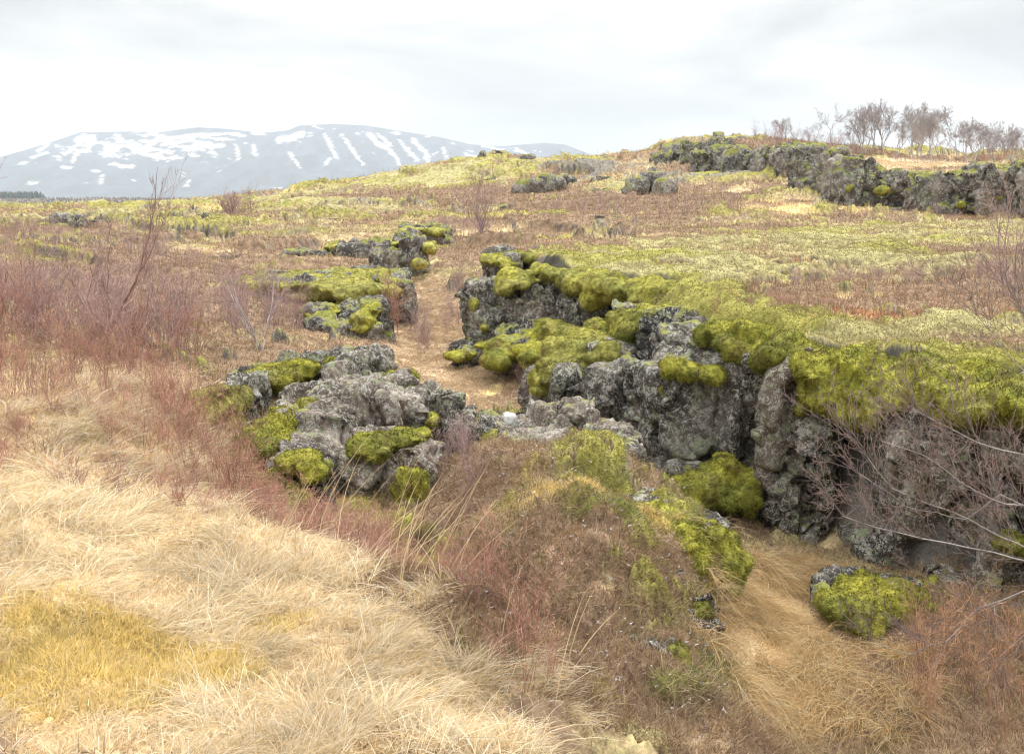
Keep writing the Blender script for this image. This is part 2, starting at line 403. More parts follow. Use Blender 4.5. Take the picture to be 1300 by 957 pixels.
HIGH = [(1000,303,34),(1300,282,48),(1100,287,46),(1300,320,24.5),(1300,380,13.6),(1300,440,9.4),(1300,490,7.45),(1300,530,6.4),(1500,500,7),(1700,400,11),(1500,320,24),(1150,470,8),(1150,400,11.6),(1150,340,19.3),
 (1050,452,8.7),(1000,420,10.3),(1000,380,13.6),(1000,330,21.5),(900,425,10),(850,400,12),(850,350,17.6),(850,310,28),(700,337,19.5),(740,322,24),(640,318,27),(1200,350,17),(900,290,43),(640,345,18)]
HIGH2 = [(1300,216,49),(1300,208,75),(1300,200,95),(1100,228,51),(1150,222,56),(1100,205,72),(1180,206,74),(1100,196,92),(1050,196,60),(1000,194,66),(1000,184,90),(950,182,88),(900,180,92),(860,186,92),(1240,222,50),(1500,210,60),(1060,190,80)]
FAR = [(-30,140,-5,1),(0,150,-4,1)]
def world_pts(L_): return np.array([at(a, b, c) for a, b, c in L_])
def far_pts():
    R = []
    for a in np.radians([-60, -40, -25, -18, -8, 0, 10, 25, 45, 65]):
        left = a < math.radians(-6)
        R.append((130, a, -3.2 if left else -1)); R.append((300, a, -14)); R.append((700, a, -12)); R.append((1500, a, -6)); R.append((3000, a, -12)); R.append((6900, a, -12))
    for a in np.radians([90, 135, 180, 225, 270]):
        for r, z in ((2, -1.65), (6, -1.5), (30, -1.2), (200, -3), (3000, -12), (9000, -12)): R.append((r, a, z))
    for a in np.radians([-40, 0, 30]): R.append((1.2, a, -1.68))
    return np.array([(r*math.sin(a), r*math.cos(a), z) for r, a, z in R])
class TPS:
    def __init__(s, P, lam=1e-3):
        s.c = s.uv(P[:, 0], P[:, 1]); n = len(P); K = s.k(s.c)+lam*np.eye(n)
        A = np.zeros((n+3, n+3)); A[:n, :n] = K; A[:n, n] = 1; A[:n, n+1:] = s.c; A[n, :n] = 1; A[n+1:, :n] = s.c.T
        s.w = np.linalg.solve(A, np.concatenate([P[:, 2], [0, 0, 0]]))
    def uv(s, x, y): return np.stack([np.arctan2(x, y)*1.6, 0.9*np.log(np.maximum(np.hypot(x, y), 0.3))], -1)
    def k(s, q):
        d2 = ((q[:, None, :]-s.c[None])**2).sum(-1); return 0.5*d2*np.log(d2+1e-9)
    def __call__(s, x, y):
        o = np.empty(len(x))
        for i in range(0, len(x), 60000):
            q = s.uv(x[i:i+60000], y[i:i+60000]); o[i:i+60000] = s.k(q)@s.w[:-3]+s.w[-3]+q@s.w[-2:]
        return o
fp = far_pts()
T_LOW = TPS(np.concatenate([world_pts(LOW), fp])); T_HIGH = TPS(world_pts(HIGH), 1e-2); T_HIGH2 = TPS(world_pts(HIGH2), 1e-2)
def pxY(L_): return np.array([((a-CX)/F*Y*1.012, Y) for a, Y in L_])
POLY1 = pxY([(1750,6.0),(1500,6.5),(1300,6.95),(1180,7.35),(1060,7.9),(990,8.8),(910,9.7),(850,10.6),(830,11.8),(815,13.6),(790,15.2),(700,16.6),(650,17.6),(628,19.),(640,24),(660,34),(900,40),(1300,42),(1900,42)])
POLY2 = pxY([(1900,47),(1300,50),(1180,51),(1080,52),(1060,57),(1040,62),(960,68),(900,80),(850,88),(800,110),(900,140),(1900,140)])
def inside(poly, x, y):
    """signed distance, positive inside"""
    n = len(poly); ins = np.zeros(len(x), bool); d = np.full(len(x), 1e9)
    for i in range(n):
        x0, y0 = poly[i]; x1, y1 = poly[(i+1) % n]
        c = ((y0 > y) != (y1 > y)) & (x < (x1-x0)*(y-y0)/(y1-y0+1e-12)+x0); ins ^= c
        ex, ey = x1-x0, y1-y0; t = np.clip(((x-x0)*ex+(y-y0)*ey)/(ex*ex+ey*ey), 0, 1)
        d = np.minimum(d, np.hypot(x-x0-t*ex, y-y0-t*ey))
    return np.where(ins, d, -d)
def base_h(x, y):
    r = np.hypot(x, y); z = T_LOW(x, y); z = np.clip(z, -30, 8)
    m = (r > 4) & (r < 60) & (y > 0)
    if m.any():
        s = inside(POLY1, x[m], y[m]); s = s-0.42+0.25*pnoise(np.stack([x[m]*1.1, y[m]*1.1, 0*x[m]], 1), 5)
        zh = np.clip(T_HIGH(x[m], y[m]), -2.2, -0.9); kk = np.exp(-((x[m]-1.75)**2+(y[m]-12.6)**2)/4.0); w = sstep(-0.15-1.3*kk, 0.35+.3*kk, s); zz = z[m]; hi = np.maximum(zh, zz)
        z[m] = zz*(1-w)+hi*w
    m = (r > 40) & (r < 150) & (y > 0)
    if m.any():
        s = inside(POLY2, x[m], y[m])-0.8; zh = np.clip(T_HIGH2(x[m], y[m]), 0, 6)
        fade = 1-sstep(100, 135, r[m]); w = sstep(-0.6, 0.8, s)*fade; zz = z[m]; hi = np.maximum(zh, zz); z[m] = zz*(1-w)+hi*w
    return z

# ------------------------------------------------------------------ ground cover painting (fixed on the ground)
TYPES = ['moss', 'pale', 'heath', 'red', 'tan', 'ochre', 'path', 'rocky', 'dark', 'wood']
TC = np.array([(.285,.265,.07),(.335,.30,.14),(.235,.160,.105),(.31,.145,.08),(.68,.53,.33),(.63,.49,.20),(.42,.305,.19),(.19,.18,.16),(.14,.15,.035),(.12,.14,.12)])
MOSSY = np.array([1, .9, .15, .1, 0, .25, 0, .5, .9, 0])
ZONES = [ # px, py, rx, ry, type, weight
 (150,850,450,160,'tan',1.0),(70,800,120,50,'ochre',.85),(270,805,130,55,'ochre',1.1),(340,775,60,28,'ochre',.8),(160,870,220,45,'ochre',.85),(40,900,160,30,'ochre',.6),(110,655,90,30,'ochre',.8),(290,690,60,25,'ochre',.4),(130,560,60,22,'ochre',.6),(350,870,120,30,'ochre',.5),
 (-50,720,330,110,'tan',1.0),(330,760,170,90,'tan',1.1),(520,840,130,60,'tan',1.6),(200,640,160,60,'tan',1.1),(120,560,220,70,'tan',1.0),(60,500,200,40,'tan',.8),(90,900,330,50,'tan',.6),(640,900,120,70,'tan',.9),
 (400,590,160,60,'heath',1.0),(540,690,80,60,'heath',.8),(300,620,60,30,'dark',.5),
 (650,620,110,50,'heath',.9),(620,640,90,50,'path',.6),(760,600,55,25,'moss',1.2),(690,690,140,50,'ochre',.55),(690,680,160,70,'heath',.6),(838,672,42,34,'moss',1.1),(868,775,60,45,'heath',1.1),(800,645,60,18,'heath',.7),(790,735,50,30,'path',.6),(900,700,30,40,'moss',.8),(720,770,120,60,'heath',.9),(660,730,70,40,'dark',.8),(650,720,50,30,'ochre',.6),(760,860,110,50,'heath',.8),(760,790,60,30,'tan',.5),(850,850,60,40,'dark',1.2),(760,700,50,25,'dark',.6),
 (1010,760,70,60,'path',1.3),(1000,830,90,70,'tan',1.1),(1180,850,120,60,'heath',1.2),(1000,930,120,40,'path',.8),(1150,930,200,50,'heath',.8),(940,850,40,30,'dark',.9),(900,880,60,30,'dark',.8),(880,830,30,30,'heath',.9),(1080,850,50,30,'heath',.9),
 (600,520,90,60,'path',1.35),(560,440,70,60,'path',1.35),(540,390,40,40,'path',1.2),(620,570,50,20,'path',.9),(650,400,30,90,'heath',.9),(620,500,50,20,'ochre',.5),
 (340,420,110,40,'path',.6),(300,480,60,40,'heath',.6),(250,390,160,30,'heath',.9),(230,350,160,20,'heath',.8),(180,312,160,12,'moss',.25),(120,290,200,10,'pale',.35),(300,268,160,9,'pale',.45),(60,330,90,30,'heath',.3),(330,335,60,6,'tan',.8),(250,326,80,6,'tan',.6),(150,300,140,6,'path',.4),
 (420,262,120,7,'pale',.4),(480,290,80,10,'pale',.35),(400,370,60,10,'moss',.4),(470,240,90,9,'moss',.45),(560,225,90,10,'pale',.45),(640,222,60,10,'moss',.3),(580,255,130,10,'heath',.9),(690,260,130,12,'heath',.8),(640,300,80,9,'tan',.6),(750,305,130,8,'tan',.8),(560,320,60,14,'heath',.6),(690,283,24,7,'moss',1.4),(450,320,150,10,'heath',.4),
 (800,243,60,8,'pale',.6),(830,265,90,12,'heath',.9),(920,250,80,10,'heath',.9),(960,275,90,8,'path',.9),(870,290,120,8,'heath',.7),(1000,262,50,8,'tan',.8),(740,220,60,8,'rocky',.6),(700,240,40,6,'rocky',.7),
 (900,350,250,28,'pale',1.0),(780,370,90,40,'moss',1.1),(860,395,60,30,'moss',1.2),(1150,310,250,14,'pale',1.0),(1150,345,180,9,'pale',.7),(1100,375,150,9,'heath',1.2),(1200,372,100,12,'heath',.9),(1150,408,220,9,'red',1.0),(1000,398,160,7,'heath',.9),(900,405,60,8,'heath',.6),(1200,430,160,12,'pale',.6),(1080,425,120,7,'red',.9),(1200,450,160,12,'red',.5),(1150,490,300,30,'moss',1.5),(960,430,100,16,'moss',1.4),(1240,325,60,6,'heath',1.1),(870,385,100,14,'moss',.8),(1060,390,70,6,'ochre',.5),(1000,345,40,5,'red',.9),(900,365,50,5,'red',.7),(1100,350,60,5,'heath',.7),(820,345,40,6,'red',.6),
 (1150,215,90,12,'tan',1.9),(1250,195,120,10,'path',.6),(1000,190,90,8,'heath',1.3),(1100,192,100,6,'heath',1.2)]
def zone(P, want='col'):
    x, y = P[:, 0], P[:, 1]; px, py = proj(P); r = np.hypot(x, y); n = len(P)
    front = sstep(0.3, 1.5, y)
    Q = xy0(P)
    wx = px+28*fbm2(Q, 1.5, 3, seed=31)*np.clip(6/r, .2, 1.5); wy = py+10*fbm2(Q, 1.5, 3, seed=35)*np.clip(10/r, .3, 2.2)
    W = np.zeros((n, len(TYPES)))
    hl = sstep(9, 16, r)*(1-sstep(50, 75, r)); W[:, 0] = .32-.10*hl; W[:, 1] = .34-.12*hl; W[:, 2] = .70+.08*hl; W[:, 3] = .15; W[:, 4] = .2; W[:, 5] = .15; W[:, 6] = .28; W[:, 7] = -.15+.25*sstep(25, 60, r); W[:, 8] = -.05
    for a, b, rx, ry, ty, w in ZONES:
        d = ((wx-a)/rx)**2+((wy-b)/ry)**2
        W[:, TYPES.index(ty)] += front*w*np.exp(-d*d*0.55)*0.92
    far = sstep(130, 260, r); W *= (1-far)[:, None]; W[:, 9] += far*1.2; W[:, 2] += far*.85; W[:, 8] += far*.35
    fb = [fbm2(Q, 4.0, 9, 0.78, seed=40+k*11) for k in range(4)]
    fc = [fbm2(Q*np.array([.7, 1.3, 1]), 15.0, 5, .55, seed=140+k*11) for k in range(4)]; fw = .55*sstep(15, 45, r); fn = 1-.35*sstep(15, 45, r)
    D4 = np.random.default_rng(5).normal(size=(len(TYPES), 4)); D4 /= np.linalg.norm(D4, axis=1)[:, None]
    for k in range(len(TYPES)):
        W[:, k] += 1.25*sum(D4[k, q]*(fb[q]*fn+fc[q]*fw) for q in range(4))*(1.0 if k != 9 else .5)*(1+.9*np.exp(-(((px-735)/225)**2+((py-700)/150)**2)**2)+.5*sstep(330, 260, py))
    mk = np.exp(-(((px-735)/225)**2+((py-700)/150)**2)**2)*front; W[:, 4] -= .9*mk; W[:, 0] -= .05*mk; W[:, 8] += .12*mk; W[:, 6] += .08*mk; W[:, 2] += .15*mk; W[:, 5] += .1*mk
    E = np.exp((W-W.max(1)[:, None])*9); E /= E.sum(1)[:, None]
    C = E@TC; v = fbm2(Q, 0.35, 5, .7, seed=90); v2 = fbm2(Q, 3.0, 3, .5, seed=95)
    C = C*np.clip(1+0.16*v+0.09*v2, .5, 1.6)[:, None]
    return C, E
def hstep(x, y, detail=True):
    """final ground height, colour and type weights"""
    z = base_h(x, y); P = np.stack([x, y, z], 1); C, E = zone(P); r = np.hypot(x, y); Q = xy0(P)
    mo = E@MOSSY; nearleft = E[:, 4]+E[:, 5]+E[:, 6]
    f1, f2, _ = worley(Q/0.55+0.25*np.stack([pnoise2(Q*3, 3), pnoise2(Q*3, 4), 0*x], 1), 3, True)
    pil = np.clip(1-f1*f1*1.6, -0.2, 1)
    g1, g2, _ = worley(Q/2.3+0.3*np.stack([pnoise2(Q, 6), pnoise2(Q, 7), 0*x], 1), 8, True); lump = np.clip(1-g1*g1*1.5, -.1, 1)
    z = z+mo*0.13*pil*np.clip(1.2-r/60, 0, 1)+(0.35+mo*0.65)*0.20*lump*sstep(6.5, 14, r)*(1-nearleft*0.9)
    k1, k2, _ = worley(Q/7.0+0.3*np.stack([pnoise2(Q/3, 6), pnoise2(Q/3, 7), 0*x], 1), 18, True)
    z = z+(np.clip(1-k1*k1*1.5, -.1, 1)*0.35*(0.25+mo+E[:, 7]))*sstep(28, 60, r)
    z = z+0.05*fbm2(Q, 0.8, 5, .55, seed=61)*np.clip(r/5, .6, 1)+0.16*fbm2(Q, 5, 3, .5, seed=66)*sstep(8, 20, r)+0.9*fbm2(Q, 30, 4, .5, seed=68)*sstep(120, 400, r)*2
    z = z+E[:, 7]*0.3*np.abs(fbm2(Q, 1.8, 5, .6, seed=71))*sstep(20, 50, r)
    # lava ledges breaking the moor
    mm = sstep(17, 32, r)*(1-sstep(105, 125, r)); nn = fbm2(Q*np.array([1, 1.25, 1]), 10, 4, .45, seed=501); lz = np.sin(pnoise2(Q/40, 77)*3)*.1
    ledge = sstep(.10, .17, nn+lz)*(.36-.2*sstep(.2, .8, nn)); path = E[:, 6]+E[:, 4]
    z = z+ledge*mm*(1-np.clip(path*1.3, 0, 1))*np.where((x > 0.25*y-2) & (y < 46), .0, np.where((x > .12*y) & (y < 75), .0, 1.0))
    # hummocks of the mound in the gully
    ppx, ppy = proj(P); mk = np.exp(-(((ppx-735)/225)**2+((ppy-700)/150)**2)**2)*(y > 3.9)*(r < 9.5)
    if mk.max() > .01:
        h1, _, _ = worley(Q/.85+.35*np.stack([pnoise2(Q*1.7, 33), pnoise2(Q*1.7, 34), 0*x], 1), 44, True); h2, _, _ = worley(Q/.32+.3*np.stack([pnoise2(Q*4, 35), pnoise2(Q*4, 36), 0*x], 1), 45, True)
        z = z+mk*(.42*(np.clip(1-h1*h1*1.9, -.25, 1)-.45)+.075*(np.clip(1-h2*h2*1.6, -.2, 1)-.4))
        for a_, b_, c_, rd, hh in ((575,690,6.3,.30,-.28),(600,650,6.9,.25,-.22),(668,700,6.0,.28,.12),(760,640,7.0,.3,.1),(690,800,4.9,.2,-.15)):
            q_ = at(a_, b_, c_); z = z+hh*np.exp(-((x-q_[0])**2+(y-q_[1])**2)/(2*rd*rd))
    # mound heather hummocks
    hm = E[:, 2]+E[:, 3]; z = z+hm*(0.05*np.abs(fbm2(Q, 0.4, 4, .6, seed=77)))
    # rocky colour where the ground is broken or steep
    return z, C, E
def build_ground():
    ang = np.concatenate([np.radians(np.linspace(-180, -42, 50)), np.radians(np.linspace(-41.9, 41.9, 1050)), np.radians(np.linspace(42, 179.9, 50))])
    ang = np.concatenate([ang[:50], ang[50:1100], ang[1100:]])
    rad = np.concatenate([np.geomspace(0.35, 2.8, 24)[:-1], np.geomspace(2.8, 115, 930)[:-1], np.geomspace(115, 6950, 100)])
    A, R = np.meshgrid(ang, rad); x = (R*np.sin(A)).ravel(); y = (R*np.cos(A)).ravel()
    z, C, E = hstep(x, y); V = np.stack([x, y, z], 1)
    # bare rock shows on steep steps
    Zg = z.reshape(R.shape); Xg = x.reshape(R.shape); Yg = y.reshape(R.shape)
    gr = np.gradient(Zg, axis=0)/np.maximum(np.hypot(np.gradient(Xg, axis=0), np.gradient(Yg, axis=0)), 1e-4)
    ga = np.gradient(Zg, axis=1)/np.maximum(np.hypot(np.gradient(Xg, axis=1), np.gradient(Yg, axis=1)), 1e-4)
    sl = np.hypot(gr, ga).ravel(); rr_ = np.hypot(x, y); qx, qy = proj(V); nm_ = sstep(13, 9.5, rr_); fm_ = sstep(18, 26, rr_); st = sstep(0.9+.7*nm_+.5*fm_, 1.5+.9*nm_+.7*fm_, sl)*(1-np.exp(-(((qx-735)/240)**2+((qy-720)/150)**2)**2))*(1-.97*np.exp(-((x-1.75)**2+(y-12.6)**2)/6.0))*(np.hypot(x, y) > 5)*(np.hypot(x, y) < 140)
    rc = np.array([.12, .11, .10])*(1+0.8*fbm(V, 0.5, 4, seed=5))[:, None]
    C = C*(1-st[:, None])+rc*st[:, None]
    na, nr = len(ang), len(rad); i = np.arange(nr-1)[:, None]*na; j = np.arange(na)[None]; j2 = (j+1) % na
    Q = np.stack([i+j, i+j2, i+na+j2, i+na+j], -1).reshape(-1, 4)
    # close the hole beneath the camera with a small centre vertex ring
    me = mesh_from(V, Q[:, ::-1], C, True, 'ground'); o = obj('ground', me, M_GROUND); tag(o, kind='structure'); return V, C, E, st, na, nr
GV, GC, GE, GS, NA, NR = build_ground()
print('ground done')

def ground_z(x, y):
    x = np.atleast_1d(np.asarray(x, float)); y = np.atleast_1d(np.asarray(y, float)); return hstep(x, y)[0]
def on_ground(px, py, Y):
    p = at(px, py, Y); p[2] = ground_z(p[0], p[1])[0]; return p


# ------------------------------------------------------------------ snow-streaked mountain and far wood
def build_mountain():
    prof = np.array([(-900,250),(-500,247),(-250,236),(-100,222),(0,210),(50,192),(90,180),(118,171),(190,170),(215,171),(262,165),(300,167),(340,172),(372,169),(388,163),(430,161),(470,163),(520,171),(560,177),(600,186),(640,188),(690,184),(715,186),(750,199),(790,211),(850,220),(950,232),(1150,246),(1500,250)], float)
    pxs = np.arange(-700, 1500, 3.0); ts = np.concatenate([np.linspace(0, 1, 150), np.linspace(1.02, 1.4, 12)])
    PX, Tt = np.meshgrid(pxs, ts); Y = 4300+1900*Tt; X = (PX-CX)/F*6200*1.01
    pr = np.interp(PX.ravel(), prof[:, 0], prof[:, 1]).reshape(PX.shape); top = (247-pr)/F*6200*1.01+16
    Pn = np.stack([X.ravel()/1.0, Y.ravel()*.35, 0*X.ravel()], 1)
    gul = fbm2(Pn, 170, 6, .6, seed=201).reshape(X.shape); big = fbm2(Pn, 900, 4, .5, seed=211).reshape(X.shape)
    f = np.where(Tt <= 1, np.minimum(Tt, 1)**1.35, 1-0.5*(Tt-1)**2)
    Z = -16+top*f+(gul*38+big*35)*np.sin(np.pi*np.clip(Tt, 0, 1))*np.clip(top/80, 0, 1)
    V = np.stack([X.ravel(), Y.ravel(), Z.ravel()], 1); px, py = proj(V)
    jx = px+3*fbm2(V, 60, 6, .75, seed=230); jy = py+2.2*fbm2(V, 60, 6, .75, seed=235)
    snow = np.zeros(len(V))
    for a, b, c, d, w in ((412,170,424,193,1.6),(424,193,428,201,1.5),(432,170,445,187,1.5),(445,187,462,209,1.8),(468,171,481,183,3),(481,182,500,196,2.6),(496,190,507,209,1.5),(480,171,494,182,1.4),(508,178,521,198,1.6),(518,188,529,204,1.5),(524,177,545,199,2.2),(562,188,568,204,1.6),(300,184,303,204,1.2),(322,184,325,199,1.5),(368,194,377,206,1.8),(376,206,379,213,1.3),(354,178,383,171,4),(366,180,384,169,3),(540,200,545,206,1.6),(612,186,640,190,1.4),(655,190,672,197,1.8),(590,196,612,200,1),(240,230,236,236,1.3),(130,222,128,234,1.2),(36,233,48,232,1.2),(418,202,412,210,1),
      (118,174,98,178,3.5),(104,180,82,196,1.6),(118,176,98,196,1.8),(96,196,92,206,1.4),(120,175,112,190,2.5),(80,190,74,204,1.2),(60,194,40,200,2),(36,206,24,208,1.2),(62,184,48,192,2.0),(140,192,150,200,1.5),(75,212,90,214,1.2),(118,217,128,218,1),(135,188,175,183,2.2),(140,208,168,214,1.2),(152,180,168,179,1.2),(180,192,206,172,2.4),(165,188,185,198,1.6),(200,196,222,186,1.6),(215,176,260,170,2.2),(205,184,245,178,1.8),(232,192,285,184,1.8),(255,172,300,169,1.6),(212,204,232,200,1.2),(270,176,296,178,1.3),(186,197,214,193,1.2),(150,213,170,211,1.1),(290,170,310,173,1.2)):
        ex, ey = c-a, d-b; t = np.clip(((jx-a)*ex+(jy-b)*ey)/(ex*ex+ey*ey), 0, 1); dd = np.hypot(jx-a-t*ex, (jy-b-t*ey))
        snow = np.maximum(snow, 1-sstep(w*.45, w*1.15, dd))
    n = fbm2(np.stack([px*1.0+py*.6, py*3.2-px*.5], 1), 22, 6, .65, seed=240)
    reg = np.exp(-(((px-190)/130)**2+((py-186)/20)**2)**1.5)
    snow = np.maximum(snow, sstep(.62, .78, n*.75+reg*.62))
    snow = np.maximum(snow, sstep(.9, 1.0, n+.25*sstep(215, 170, py)))
    C = np.array([.05,.06,.08])*np.clip(1+.7*fbm2(V*np.array([1, .3, 1]), 90, 6, .65, seed=250), .3, 2.2)[:, None]; C = C*(1-snow[:, None])+np.array([.86,.87,.9])*snow[:, None]
    nx = len(pxs); i = np.arange(len(ts)-1)[:, None]*nx; j = np.arange(nx-1)[None]
    Q = np.stack([i+j, i+j+1, i+nx+j+1, i+nx+j], -1).reshape(-1, 4)
    m, t, b, o = new_mat('snowy_slopes'); a = t.nodes.new("ShaderNodeAttribute"); a.attribute_name = 'col'; t.links.new(a.outputs['Color'], b.inputs['Base Color'])
    tag(obj('snowy_mountain', mesh_from(V, Q, C, True), m), kind='structure')
build_mountain()
def far_wood(name, label, n, pxr, yr, hgt, col, seed, cat='wood'):
    g = np.random.default_rng(seed); S = Soup()
    for _ in range(n):
        Y = g.uniform(*yr); px = g.uniform(*pxr); x = (px-CX)/F*Y; z = base_h(np.array([x]), np.array([Y]))[0]; h = hgt*g.uniform(.5, 1.2); r = h*g.uniform(.18, .3)
        k = 6; a = np.arange(k)*2*math.pi/k+g.random(); rows = []; T = []
        for f, rr in ((.05, .9), (.3, 1), (.65, .6), (1, .06)): rows.append(np.stack([x+np.cos(a)*r*rr*g.uniform(.8, 1.2, k), Y+np.sin(a)*r*rr, np.full(k, z+h*f)], 1))
        for q in range(3):
            for e_ in range(k): T += [(q*k+e_, q*k+(e_+1) % k, q*k+k+(e_+1) % k), (q*k+e_, q*k+k+(e_+1) % k, q*k+k+e_)]
        S.add(np.concatenate(rows), T, np.array(col)*g.uniform(.7, 1.3))
    V, T, C = S.arrays(); tag(obj(name, mesh_from(V, T, C), M_TWIG), label, cat, kind='stuff')
far_wood('distant_wood', 'dark conifer wood on the far plain at the left edge', 1300, (-260, 62), (1250, 1500), 9, (.05,.07,.06), 3)
far_wood('distant_conifers', 'greenish conifers below the dark wood at the left edge', 240, (-200, 40), (480, 620), 4.0, (.06,.13,.07), 4)
far_wood('distant_scrub', 'purple-brown birch scrub covering the far plain', 2600, (-260, 330), (650, 1500), 3.0, (.17,.13,.12), 5, 'scrub')

#--ROCKS--
# ------------------------------------------------------------------ rocks and cliffs
def rock_body(blocks, voxel, amp, seed, crack=0.06, sink=0.3, cs=0.75, split=3, cell=1.0):
    rng = np.random.default_rng(seed); parts = []
    for b in blocks:
        px0, px1, pt, pb, Y, dp = b[:6]; rz = b[6] if len(b) > 6 else rng.normal(0, .2)
        A = at(px0, pb, Y); B = at(px1, pt, Y); sx = B[0]-A[0]; z0 = A[2]-sink; z1 = B[2]; sz = z1-z0
        c = ((A[0]+B[0])/2, Y+dp/2, (z0+z1)/2)
        parts.append(block(c, (sx*1.08, dp, sz*1.05), rng, pts=34, power=.28, rz=rz*.6, tilt=.05))
        if split:      # smaller shoulder stones break the big shape up
            for _ in range(split):
                f = rng.uniform(.3, .6, 3); o = rng.uniform(-.5, .5, 3)
                parts.append(block((c[0]+o[0]*sx*.8, c[1]-abs(o[1])*dp*.7, c[2]+min(o[2], .28)*sz*.8), (sx*f[0], dp*f[1], sz*f[2]), rng, pts=16, rz=rng.uniform(0, 3), tilt=.15))
    V, T = merge(parts); V, Q = remesh(V, T, voxel)
    return [carve(v, q, amp, seed, crack, cs, cell) for v, q in pieces(V, Q, 150)]
def carve(V, Q, amp, seed, crack, cs, cell):
    Nn = normals(relax(V, Q, 2, .5), Q)
    wv = fbm(V, .9, 3, seed=seed)[:, None]; wv2 = fbm(V, .35, 3, seed=seed+4)[:, None]
    t1, e1 = facets(V*np.array([1, 1, .62])/cs+.22*wv, seed); t2, e2 = facets(V*np.array([1, 1, .8])/(cs*.36)+.2*wv2, seed+9); t3, e3 = facets(V/(cs*.13)+.2*wv2, seed+19)
    d = amp*(1.7*cell*t1+.75*t2+.22*t3)-crack*(1-sstep(0, .07, e1))-crack*.35*(1-sstep(0, .09, e2))
    d += amp*.35*fbm(V, cs*1.2, 5, .55, seed=seed)+amp*.14*fbm(V, cs*.12, 4, .6, seed=seed+3)
    V = V+Nn*d[:, None]
    return V, Q
def rock(name, label, cat, blocks, mat, voxel=.03, amp=.07, seed=1, group=None, **k):
    L_ = rock_body(blocks, voxel, amp, seed, **k); V, Q = L_[0]; o0 = np.array([V[:, 0].mean(), V[:, 1].mean(), V[:, 2].min()])
    o = obj(name, mesh_from(V-o0, Q), mat, origin=o0); o['_o'] = [float(q) for q in o0]
    for v, q in L_[1:]: obj('boulder', mesh_from(v-o0, q), mat, o)
    return tag(o, label, cat, group)
MOSS_A = np.array([.41, .39, .06]); MOSS_B = np.array([.20, .21, .04]); MOSS_Y = np.array([.47, .43, .15]); MOSS_BR = np.array([.17, .12, .05])
def moss_mesh(V, Q, seed, fuzz=2500, flen=.022, tone=0.0, pil=.25, amp=.055, brown=.35):
    rng = np.random.default_rng(seed); V = relax(V, Q, 3, .6)
    W_ = V+0.12*np.stack([fbm(V, .5, 2, seed=1), fbm(V, .5, 2, seed=2), fbm(V, .5, 2, seed=3)], 1)
    f1, f2, _ = worley(W_/pil, seed); g1, _, _ = worley(W_/(pil*.42), seed+1)
    Nn = normals(V, Q); V = V+Nn*(amp*(0.8-f1*1.3)+amp*.35*(.6-g1)+amp*1.1*fbm(V, pil*1.1, 5, .6, seed=seed))[:, None]
    def colour(P):
        a = fbm(P, .55, 6, .7, seed=seed+2)+.0; b = fbm(P, .3, 6, .7, seed=seed+5); t = sstep(-.3, .32, a)[:, None]; br = (sstep(.08, .4, b)*min(1, brown+.25))[:, None]; pl = sstep(.05, .45, fbm(P, .4, 6, .7, seed=seed+11))[:, None]*.6
        c = MOSS_B*(1-t)+MOSS_A*t; c = c*(1-pl)+MOSS_Y*pl; c = c*(1-tone)+MOSS_Y*tone; c = c*(1-br)+MOSS_BR*br
        return c*(1+.3*fbm(P, .06, 3, .6, seed=seed+7))[:, None]
    S = Soup(); C = colour(V)
    S.add(V, np.concatenate([Q[:, [0, 1, 2]], Q[:, [0, 2, 3]]]), C)
    # the nap of the moss: many tiny shoots
    Nn = normals(V, Q); a, b, c = V[Q[:, 0]], V[Q[:, 1]], V[Q[:, 3]]; ar = np.linalg.norm(np.cross(b-a, c-a), axis=1)
    ar = ar.astype(np.float64)+1e-12; n = int(min(ar.sum()*fuzz, 90000)); fi = rng.choice(len(Q), n, p=ar/ar.sum()); u, w = rng.random((2, n))
    P = (a[fi]*(1-u[:, None])*(1-w[:, None])+b[fi]*(u*(1-w))[:, None]+c[fi]*(w*(1-u))[:, None]+V[Q[fi, 2]]*(u*w)[:, None])
    D = Nn[Q[fi, 0]]+rng.normal(0, .55, (n, 3)); D[:, 2] += .25; D /= np.linalg.norm(D, axis=1)[:, None]
    cb = colour(P)*rng.uniform(.75, 1.3, (n, 1)); ln = flen*rng.uniform(.5, 1.5, n)
    ribbons(S, P-D*.004, D, ln, ln*.28, np.tile([0, 0, -.25], (n, 1)), cb*.85, cb*1.15, 1, rng)
    return S.arrays()
def moss(parent, blobs, voxel=.03, seed=3, name='moss_cushion', label=None, **k):
    """blobs: (px, py, Y, width px, height px, depth m)"""
    parts = []; rl = np.random.default_rng(seed*7+1)
    for px, py, Y, w, h, dp in blobs:
        c = at(px, py, Y); R_ = np.array([w/2*Y/F, dp/2, h/2*Y/F]); parts.append(ico(c, R_*.78))
        for _ in range(15):
            d = rl.normal(size=3); d /= np.linalg.norm(d); f = rl.uniform(.18, .46); d[1] = -abs(d[1]) if rl.random() < .6 else d[1]
            parts.append(ico(c+d*R_*(1.06-f*.75), R_*f*rl.uniform(.75, 1.25, 3)+.01, 1))
    V, T = merge(parts); V, Q = remesh(V, T, voxel)
    for n_, (v, q) in enumerate(pieces(V, Q)):
        v, T, C = moss_mesh(v, q, seed+n_*31, **k)
        o = obj(name, mesh_from(v-np.array(list(parent['_o'])), T, C), M_MOSS, parent)
        if label: o['label'] = label
NEAR = dict(fuzz=5200, flen=.027)
